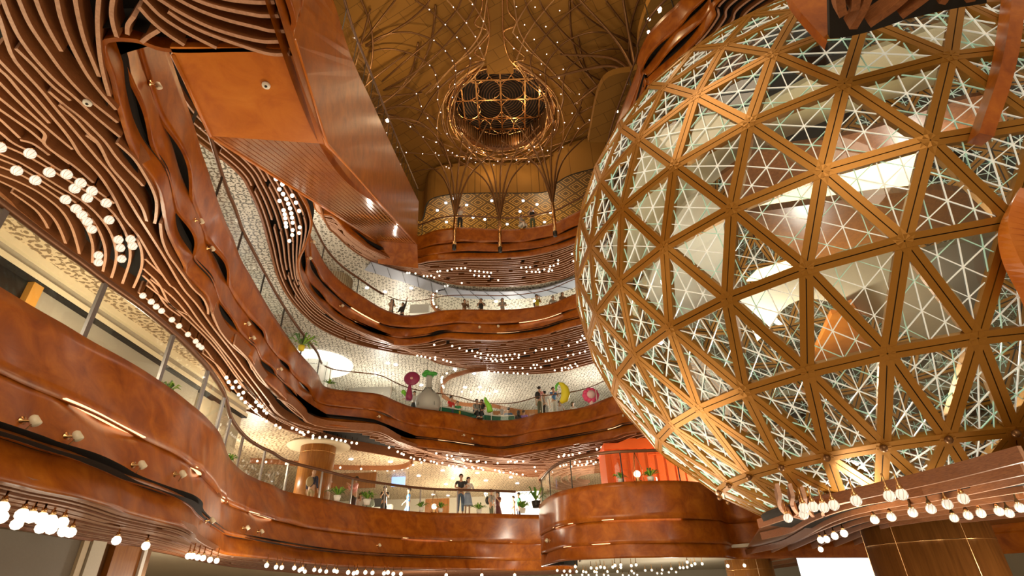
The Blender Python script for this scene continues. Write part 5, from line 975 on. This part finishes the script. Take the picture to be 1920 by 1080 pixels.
# ------------------------------------------------------------------ sculptures, plants, furniture
def place(x, y, z): p = atz(x, y, z); return np.array([p[0], p[1], z])
b = place(762, 757, 8.5)+np.array([.0, .5, 0]); b0_ = b; o = empty('sculpture', b); tag(o, 'purple round disc-headed figure sculpture on the second gallery', 'sculpture')
PU = plain('plum', (.3, .03, .1), .35); m = MB(); ax = Matrix.Rotation(.5, 3, 'Y')@Matrix.Rotation(1.35, 3, 'X'); m.lathe(b+np.array([.15, 0, 2.1]), [(.01, -.16), (.45, -.14), (.72, -.05), (.75, .03), (.6, .12), (.01, .16)], 24, 0, ax); m.build('head', PU, o)
m = MB(); m.lathe(b+np.array([.15, -.12, 2.1]), [(.01, -.1), (.28, -.08), (.3, .0), (.01, .06)], 16, 0, ax); m.build('face', plain('blush', (.7, .45, .4), .5), o)
m = MB(); m.lathe(b, [(.3, 0), (.34, .4), (.22, 1.0), (.12, 1.5), (.1, 1.7)], 16); m.build('torso', PU, o)
m = MB(); m.ball(b+np.array([-.55, 0, .8]), .22, 10); m.ball(b+np.array([-.35, .1, .6]), .2, 10); m.build('leaf', plain('lime', (.25, .7, .05), .5), o)
b = place(799, 762, 8.5)+np.array([.0, .5, 0]); o = empty('sculpture', b); tag(o, 'large grey robed bust sculpture topped with a green leafy cap', 'sculpture')
m = MB(); m.lathe(b, [(.85, 0), (.95, .5), (.85, .95), (.5, 1.3), (.24, 1.6), (.2, 2.1), (.26, 2.4), (.24, 2.6)], 24); m.build('bust', plain('stone', (.42, .43, .4), .6), o)
m = MB()
for k in range(9): a = k*.7; m.ball(b+np.array([.35*math.cos(a), .2*math.sin(a), 2.75+.1*math.sin(k*2.3)]), .26, 10, 0, (1, 1, .6))
m.build('green_cap', plain('broccoli', (.06, .38, .05), .5), o)
m = MB(); [m.tube([b+np.array([sx*.3, -.75, .1]), b+np.array([sx*.24, -.55, 1.0]), b+np.array([sx*.1, -.25, 1.6])], .035, 6) for sx in (-2, -1, 0, 1, 2)]; m.build('robe_fold', plain('stone_dark', (.2, .22, .2), .6), o)
b = place(1055, 762, 8.5)+np.array([0, .4, 0]); o = empty('sculpture', b); tag(o, 'tall yellow curved fruit shaped sculpture with a green tip', 'sculpture')
m = MB(); m.tube([b+np.array(v) for v in ((-.1, 0, 0), (.3, 0, .3), (.5, 0, .9), (.45, 0, 1.5), (.15, 0, 2.0), (-.2, 0, 2.15))], [.2, .42, .5, .42, .25, .08], 14); m.build('body', plain('fruit_yellow', (.85, .75, .03), .4), o)
m = MB(); m.tube([b+np.array(v) for v in ((-.5, 0, 1.3), (-.45, 0, 1.8), (-.15, 0, 2.2))], [.08, .16, .1], 10); m.build('green_tip', plain('fruit_green', (.15, .6, .08), .4), o)
b = place(1111, 757, 8.5)+np.array([0, .3, 0]); o = empty('sculpture', b); tag(o, 'pink petal headed sculpture beside the sphere edge', 'sculpture')
m = MB()
for k in range(10): a = k*2*PI/10; m.ball(b+np.array([.45*math.cos(a), 0, .85+.4*math.sin(a)]), .26, 8)
m.build('petals', plain('hot_pink', (.85, .08, .22), .4), o); m = MB(); m.ball(b+np.array([0, -.2, .85]), .35, 10); m.lathe(b, [(.2, 0), (.15, .6)], 10); m.build('centre', plain('pale_pink', (.85, .6, .6), .4), o)
b = place(914, 770, 8.5); o = empty('sculpture', b); tag(o, 'small lime green seat-like sculpture beside the woman in a white cap', 'sculpture'); m = MB(); m.tube([b+np.array(v) for v in ((.2, .3, .0), (.1, .3, .5), (-.15, .3, .9), (-.2, .3, 1.2))], [.25, .22, .16, .08], 10); m.build('lime_body', plain('lime', (.25, .7, .05), .5), o)
for L, lab in ([[(800, 768), (850, 776), (888, 785)], 'low curved white-topped bench with green panels on the second gallery'], [[(905, 786), (935, 789), (965, 788)], 'low curved white bench at the middle of the second gallery']):
    o = empty('bench', place(*L[1], 8.5)); tag(o, lab, 'bench'); P = spline(upx(L, 8.62), 14); P = P+np.array([0, .5]); m = MB(); m.sweep(P, 8.95, .5, .06); m.build('bench_top', WHITEP, o); m = MB(); m.sweep(P, 8.5, .36, .45); m.build('bench_base', plain('bench_green', (.02, .18, .1), .4), o)
def plant(p, s, lab, pot=None, n=26, col=None, tall=1.0):
    o = empty('potted_plant', p); tag(o, lab, 'plant'); rnd = random.Random(int(p[0]*100)); m = MB(); m.lathe(p, [(.16*s, 0), (.22*s, .3*s), (.2*s, .3*s), (.01, .27*s)], 14); m.build('pot', pot or WHITEP, o); m = MB()
    for k in range(n):
        a = rnd.uniform(0, 2*PI); t = rnd.uniform(.25, 1); L = s*rnd.uniform(.35, .6)*tall; b0 = np.array(p)+np.array([0, 0, .28*s]); d = np.array([math.cos(a)*t, math.sin(a)*t, 1.1-t*.6]); q = b0+d*L; e = q+np.array([math.cos(a)*t, math.sin(a)*t, -.35])*L*.6; w = np.array([-math.sin(a), math.cos(a), 0])*.06*s
        m.add([b0, q-w, q+w, e, q+np.array([0, 0, .02])], [(0, 1, 4), (0, 4, 2), (1, 3, 4), (4, 3, 2)], k % 2)
    m.build('foliage', [col or GREEN, GREENL], o); return o
for (x, y, z, s, lab, kw) in [(626, 936, 3.3, 1.0, 'leafy plant in a white pot right of the round column', {}), (683, 944, 3.3, 1.1, 'spreading yellow green plant before the seated women', {}), (787, 956, 3.3, .8, 'small bright green plant left of the glowing globe', {}), (824, 958, 3.3, .8, 'small bright green plant right of the glowing globe', {}), (897, 961, 3.3, .9, 'green plant in a white bowl beside the grey t-shirt man', {}), (980, 960, 3.3, 1.1, 'bushy green plant before the striped shirt boy', dict(n=50)), (1006, 950, 3.3, 1.5, 'tall dark vase with big drooping leaves beside the drum balcony', dict(pot=DARK, tall=1.3, n=14)), (1168, 903, 3.3, .8, 'green plant inside the drum glass by the dark post', {}), (1225, 900, 3.3, .9, 'green plant in a glass frame right of the glowing globe on the drum', {}), (337, 735, 3.3, .55, 'small green plant by the left glass posts', {}), (447, 868, 3.3, .6, 'green plant where the lowest glass rail bends', {}), (558, 650, 8.5, 1.0, 'leafy plant in a yellow pot on the left second gallery', dict(pot=YEL, tall=1.6)), (612, 722, 8.5, .8, 'green plant at the corner of the second gallery glass', {}), (703, 459, 16.0, 1.0, 'dark plant trough under the top gallery ceiling', {})][:13]:
    plant(place(x, y, z)+np.array([0, .35, 0]) if x > 450 else place(x, y, z)+np.array([-.35, 0.2, 0]), s*.62, lab, **kw)
for (x, y, lab) in ((811, 953, 'glowing white globe lantern on the lowest gallery floor'), (1201, 893, 'glowing white globe lantern before the orange pavilion')):
    b = place(x, y+7, 3.3)+np.array([0, .4, 0]); o = empty('globe_lantern', b); tag(o, lab, 'lantern'); m = MB(); m.ball(b+np.array([0, 0, .27]), .12, 16); m.build('globe', GLOBE, o); m = MB(); m.lathe(b, [(.14, 0), (.14, .04), (.05, .06), (.05, .17)], 12); [m.tube([b+np.array([.2*math.cos(a), .2*math.sin(a), 0]), b+np.array([.2*math.cos(a), .2*math.sin(a), .4]), b+np.array([0, 0, 1.0])], .012, 4) for a in (0, 2.1, 4.2)]; m.build('stand', BRASS, o)
for o in [q for q in S.objects if q.name.startswith('sculpture')]:
    k = .55 if 'purple' in o['label'] else .7 if 'bust' in o['label'] else .5 if 'yellow' in o['label'] else .65; o.scale = (k, k, k)
    if 'purple' in o['label'] or 'yellow' in o['label']: o.location.z += .35
# orange pavilion
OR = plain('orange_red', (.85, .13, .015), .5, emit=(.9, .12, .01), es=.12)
o = empty('orange_pavilion', (5.8, 26, 3.3)); tag(o, 'bright orange red timber clad pavilion behind the drum balcony glass', 'pavilion')
xs = [aty(x, 880, 25.5)[0] for x in (1137, 1300)]; m = MB(); m.box(((xs[0]+xs[1])/2+.6, 26.5, 4.75), (xs[1]-xs[0]+1.2, 2, 2.9)); m.build('wall', OR, o)
m = MB(); X0, X1 = xs[0]-.1, xs[1]+1.2; m.add([(X0, 25.4, 5.9), (X0+1.3, 25.4, 6.37), (X0+2.4, 25.4, 6.37), (X1, 25.4, 5.9), (X0, 27.4, 5.9), (X0+1.3, 27.4, 6.37), (X0+2.4, 27.4, 6.37), (X1, 27.4, 5.9)], [(0, 1, 2, 3), (4, 7, 6, 5), (0, 4, 5, 1), (1, 5, 6, 2), (2, 6, 7, 3), (0, 3, 7, 4)]); m.build('roof', OR, o)
for k in range(9): m = MB(); m.box((xs[0]+.3+k*.42, 25.47, 4.7), (.05, .06, 2.6)); m.build('batten', OR, o)
m = MB(); [m.box((xs[0]+.75, 25.46, 4.0+.5*k), (.5, .05, .06)) for k in range(5)]; [m.box((xs[0]+2.4, 25.45, zz), (.7, .06, .06)) for zz in (3.9, 5.6)]; m.build('frame_rail', OR, o)
# left shop front of the lowest gallery
o = empty('shop_front', (-10.1, 9, 3.3)); tag(o, 'cream shop front with stepped cornice and orange door frame behind the left glass rail', 'shop front')
def wl(name, y0, y1, z0, z1, mat, x=-10.1, t=.12): m = MB(); m.box((x, (y0+y1)/2, (z0+z1)/2), (t, y1-y0, z1-z0)); return m.build(name, mat, o)
CRB = plain('cream_bright', (.85, .72, .5), .5); BEI = plain('beige_fabric', (.42, .36, .28), .8)
wl('upper_cornice', -3, 19, 6.28, 6.44, CRB, -9.95, .3); wl('middle_cornice', -3, 19, 6.1, 6.28, BEI, -10.02, .2); wl('lower_cornice', -3, 19, 5.98, 6.1, CRB, -9.98, .3); wl('dark_line', -3, 19, 5.95, 5.98, BLACK, -9.98, .28)  # last strip is a thin black line under the lower cornice
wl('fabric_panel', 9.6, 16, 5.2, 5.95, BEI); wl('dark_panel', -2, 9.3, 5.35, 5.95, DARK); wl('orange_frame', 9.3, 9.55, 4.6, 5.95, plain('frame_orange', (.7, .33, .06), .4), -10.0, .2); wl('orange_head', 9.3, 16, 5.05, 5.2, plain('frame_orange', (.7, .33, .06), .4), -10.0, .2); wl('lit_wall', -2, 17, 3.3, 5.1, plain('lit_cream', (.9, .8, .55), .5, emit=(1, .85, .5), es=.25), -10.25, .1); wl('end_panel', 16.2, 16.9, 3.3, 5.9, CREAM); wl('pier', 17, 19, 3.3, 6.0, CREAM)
# back of lowest gallery: lit doorway, screens, door
def bx(name, px0, px1, py0, py1, Y, mat, lab, cat, d=.12, kind=None):
    a = aty(px0, (py0+py1)/2, Y); c = aty(px1, (py0+py1)/2, Y); t = aty((px0+px1)/2, py0, Y); b_ = aty((px0+px1)/2, py1, Y); m = MB(); m.box(((a[0]+c[0])/2, Y, (t[2]+b_[2])/2), (abs(c[0]-a[0]), d, abs(t[2]-b_[2]))); oo = m.build(name, mat); return tag(oo, lab, cat, kind=kind)
bx('lit_doorway', 938, 1012, 922, 975, 33.5, plain('white_glow', (1, 1, 1), .5, emit=(1, .97, .9), es=1.0), 'bright white lit shop opening behind the striped shirt boy', 'shop opening')
bx('lit_doorway', 1500, 1640, 1034, 1100, 22, plain('cool_glow', (1, 1, 1), .5, emit=(.85, .9, 1), es=1.1), 'bright white shop light left of the dark wood column', 'shop opening')
bx('wood_door', 797, 842, 935, 975, 33.8, COLW, 'brown wooden door panel behind the glowing globe', 'door panel')
for (a, c, l) in ((677, 690, 'left'), (701, 716, 'right')): bx('dark_screen', a, c, 935, 950, 30, BLACK, 'small dark screen behind the seated women, the %s one' % l, 'screen')
bx('display_case', 640, 735, 948, 975, 30.5, WHITEP, 'white counter behind the seated women', 'counter', .4)
bx('dark_sign_panel', 612, 705, 885, 916, 31.5, COLW2, 'dark brown angled panel behind the round column and pink shirt', 'panel')
bx('blue_window', 735, 760, 880, 912, 33, SKYW, 'bluish lit window strip behind the lowest handrail', 'window panel')
bx('blue_window', 592, 618, 645, 705, 27.6, SKYW, 'blue lit arched window left of the white column', 'window panel')
bx('blue_window', 636, 655, 455, 480, 29.5, SKYW, 'upper blue window beside the fluted column', 'window panel')
bx('blue_window', 626, 650, 490, 528, 28.5, SKYW, 'lower blue window beside the fluted column', 'window panel')
bx('striped_partition', 655, 735, 712, 745, 32, GREY, 'grey striped partition behind the left part of the second gallery', 'partition')
bx('gallery_counter', 925, 1010, 772, 800, 32.5, COLW, 'wood fronted counter behind the people seated on the second gallery', 'counter', .6)
bx('pale_counter', 770, 805, 574, 590, 29.5, WHITEP, 'small pale counter right of the pointing person on the third gallery', 'counter', .5)
# truss seen under the top gallery band
o = empty('white_truss', (0, 30, 16)); tag(o, 'grey blue curved soffit strip with thin truss lines above the third gallery', 'truss')
P = spline(upx([(690, 498), (760, 520), (850, 548), (940, 553), (1020, 547), (1090, 525)], 16.75), 60); m = MB(); m.sweep(P, 16.7, 1.0, .05); m.build('soffit_strip', plain('blue_grey', (.42, .45, .55), .5), o); m = MB()
for k in range(0, 56, 4): m.bar((*(P[k]+normals(P)[k]*.5), 16.68), (*(P[k+3]-normals(P)[k+3]*.5), 16.68), .02, .02)
m.build('truss_lines', DARK, o)
# ground level at the left: grey wall, pilaster, lanterns, door
gx = -7.75
def gy(px, py=1040): return atx(px, py, gx)[1]
def gw(name, p0, p1, mat, lab, cat, x=gx, t=.15, z0=-4, z1=1.1): y0, y1 = gy(p0), gy(p1); m = MB(); m.box((x, (y0+y1)/2, (z0+z1)/2), (t, y1-y0, z1-z0)); return tag(m.build(name, mat), lab, cat)
gw('grey_wall_panel', -400, 136, GREY, 'large plain grey wall panel at the bottom left', 'wall panel'); gw('wall_frame', 136, 147, CREAM, 'cream frame at the right edge of the grey wall panel', 'frame', gx+.06); gw('dark_gap', 147, 151, BLACK, 'dark slot between the grey wall frame and the cream pilaster', 'slot')
gw('cream_pilaster', 151, 178, CREAM2, 'tall cream pilaster right of the grey wall', 'pilaster', gx+.08); gw('bronze_niche', 178, 203, DBRN, 'dark bronze niche behind the first lantern', 'niche', gx-.1); gw('oak_panel', 205, 258, COLW, 'oak door panel between the two bronze lanterns', 'door panel'); gw('white_trim', 258, 264, WHITEP, 'thin white trim right of the oak door panel', 'trim', gx+.05); gw('bronze_niche', 266, 285, DBRN, 'dark bronze niche behind the second lantern', 'niche', gx-.1)
for px, lab in ((186, 'bronze wall lantern left of the oak panel'), (268, 'bronze wall lantern right of the oak panel')):
    y = gy(px); o = empty('wall_lantern', (gx+.2, y, 0)); tag(o, lab, 'lantern'); m = MB(); m.lathe((gx+.22, y, .05), [(.03, -.7), (.03, 0)], 10); m.build('light_tube', plain('tube_glow', (1, 1, 1), .3, emit=(1, .95, .9), es=4), o); m = MB(); [m.tube([(gx+.22+.13*math.cos(a), y+.13*math.sin(a), -.8), (gx+.22+.13*math.cos(a), y+.13*math.sin(a), .12), (gx+.22+.06*math.cos(a), y+.06*math.sin(a), .28)], .014, 6) for a in np.linspace(0, 2*PI, 7)[:-1]]; m.box((gx+.12, y, .42), (.3, .22, .12)); m.tube([(gx+.22, y, .28), (gx+.22, y, .4)], .03, 6); m.build('cage', BRASS, o)
o = empty('steel_frame', (-7.6, 6, .5)); tag(o, 'steel framed opening in the grey wall at the bottom left corner', 'frame'); m = MB(); m.box((gx+.1, gy(-60)+.0, -1.2), (.1, gy(14)-gy(-200), 2.6)); m.build('pane', CREAM, o); m = MB(); y1 = gy(16); m.box((gx+.14, y1, -1.2), (.06, .06, 2.7)); m.box((gx+.14, y1-1.5, .15), (.06, 3, .06)); m.build('frame_bars', plain('steel', (.5, .5, .5), .25, .9), o)
# ------------------------------------------------------------------ lights
def light(kind, loc, e, col=(1, .82, .6), r=.1, rot=None, size=None, spot=None):
    l = bpy.data.lights.new(kind.lower()+'_light', kind); l.energy = e; l.color = col; o = bpy.data.objects.new(kind.lower()+'_light', l); COL.objects.link(o); o.location = loc
    if kind == 'AREA': l.shape = 'DISK'; l.size = size
    else: l.shadow_soft_size = r
    if spot: l.spot_size = spot; l.spot_blend = .6
    if rot: o.rotation_euler = rot
    return o
for p in ((-8.6, 5, 4.6), (-8.6, 10, 4.6), (-9.2, 16, 4.6)): light('POINT', p, 110, (1, .85, .6), .2)  # unseen points at mid-height, added to light the gallery corridors evenly
for p in ((-12, 24, 4.6), (-6, 28, 4.3), (-1, 31, 4.3), (3.5, 31, 4.3), (-4, 36, 4.5), (9, 24, 4.5)): light('POINT', p, 330, (1, .86, .66), .2)
for p in ((-10.5, 11, 9.2), (-12, 19, 9.2)): light('POINT', p, 150, (1, .93, .82), .2)
for p in ((-8, 30, 9.6), (-2, 34, 9.6), (5, 31, 9.6)): light('POINT', p, 330, (1, .95, .86), .2)
for p in ((-11, 20, 15), (-7.5, 31, 15), (0, 32, 15), (6, 29, 15)): light('POINT', p, 260, (1, .93, .82), .2)
for p in ((-4, 30, 20.6), (2.5, 29.5, 20.6)): light('POINT', p, 230, (1, .74, .42), .2)
for p in ((-6.5, 14, .2), (-4, 26, 0), (1, 26.5, 0), (6, 24, 0), (7.5, 8, .2), (11, 10, .2), (5.2, 9, .2), (7, 28, -1), (-4, 33, -1)): light('POINT', p, 150, (1, .88, .7), .2)
for p in ((SC[0], SC[1], SC[2]-1.5), (SC[0]+2, SC[1]-1.5, SC[2]+1), (SC[0]-2.5, SC[1]-1, SC[2]-3)): light('POINT', p, 210, (1, .93, .82), .3)
for k in range(5): light('POINT', (OC[0]+2.5*math.cos(k*1.257), OC[1]+2.5*math.sin(k*1.257), CZ+.35), 30, (1, .72, .42), .1)
for k in range(8):
    a = k*PI/4+.3; light('POINT', (OC[0]+3.0*math.cos(a), OC[1]+3.0*math.sin(a), 24.0), 24, (1, .68, .38), .1)
for p in ((-6.5, 18, 22.6), (6.2, 19, 22.6), (-5, 12, 22.5), (4.2, 12.5, 22.5)): light('POINT', p, 150, (1, .68, .34), .15)
light('AREA', (-3, 3, 17), 850, (1, .78, .52), rot=(.35, 0, 0), size=9)  # large soft fill added overhead, out of view
light('AREA', (0, -6, 6), 650, (1, .8, .56), rot=(1.35, 0, 0), size=8)  # soft fill added behind the camera, stands for no particular lamp
light('AREA', (0, 13, 0.2), 600, (1, .8, .55), rot=(PI, 0, 0), size=7)  # upward fill added below the view
w = bpy.data.worlds.new('World'); S.world = w; w.use_nodes = True; w.node_tree.nodes['Background'].inputs[0].default_value = (1, .76, .5, 1); w.node_tree.nodes['Background'].inputs[1].default_value = .35
for t_, e_ in ((.44, 26), (.86, 30)):
    c_ = (C_+(Re-C_)*t_)*.55+(D_+(Le-D_)*t_)*.45; light('POINT', tuple(c_-nrmI*.55), e_, (1, .84, .68), .03)  # unseen points added under the incline to brighten two pleat patches
# ------------------------------------------------------------------ camera
cd = bpy.data.cameras.new('camera'); cam = bpy.data.objects.new('camera', cd); COL.objects.link(cam); S.camera = cam
cd.sensor_width = 36; cd.lens = FPX/1920*36; cd.clip_end = 200; cd.clip_start = .05
cam.matrix_world = Matrix(((X2[0], U2[0], -_F[0], 0), (X2[1], U2[1], -_F[1], 0), (X2[2], U2[2], -_F[2], 0), (0, 0, 0, 1)))
for o in list(S.objects):
    if o.parent is None: o.location.z += LIFT
S.view_settings.view_transform = 'Standard'; S.view_settings.look = 'None'; S.view_settings.gamma = 1; S.view_settings.exposure = .3
S.cycles.use_denoising = True; S.cycles.max_bounces = 10; S.cycles.transparent_max_bounces = 24; S.cycles.diffuse_bounces = 3; S.cycles.glossy_bounces = 3; S.cycles.sample_clamp_indirect = 4
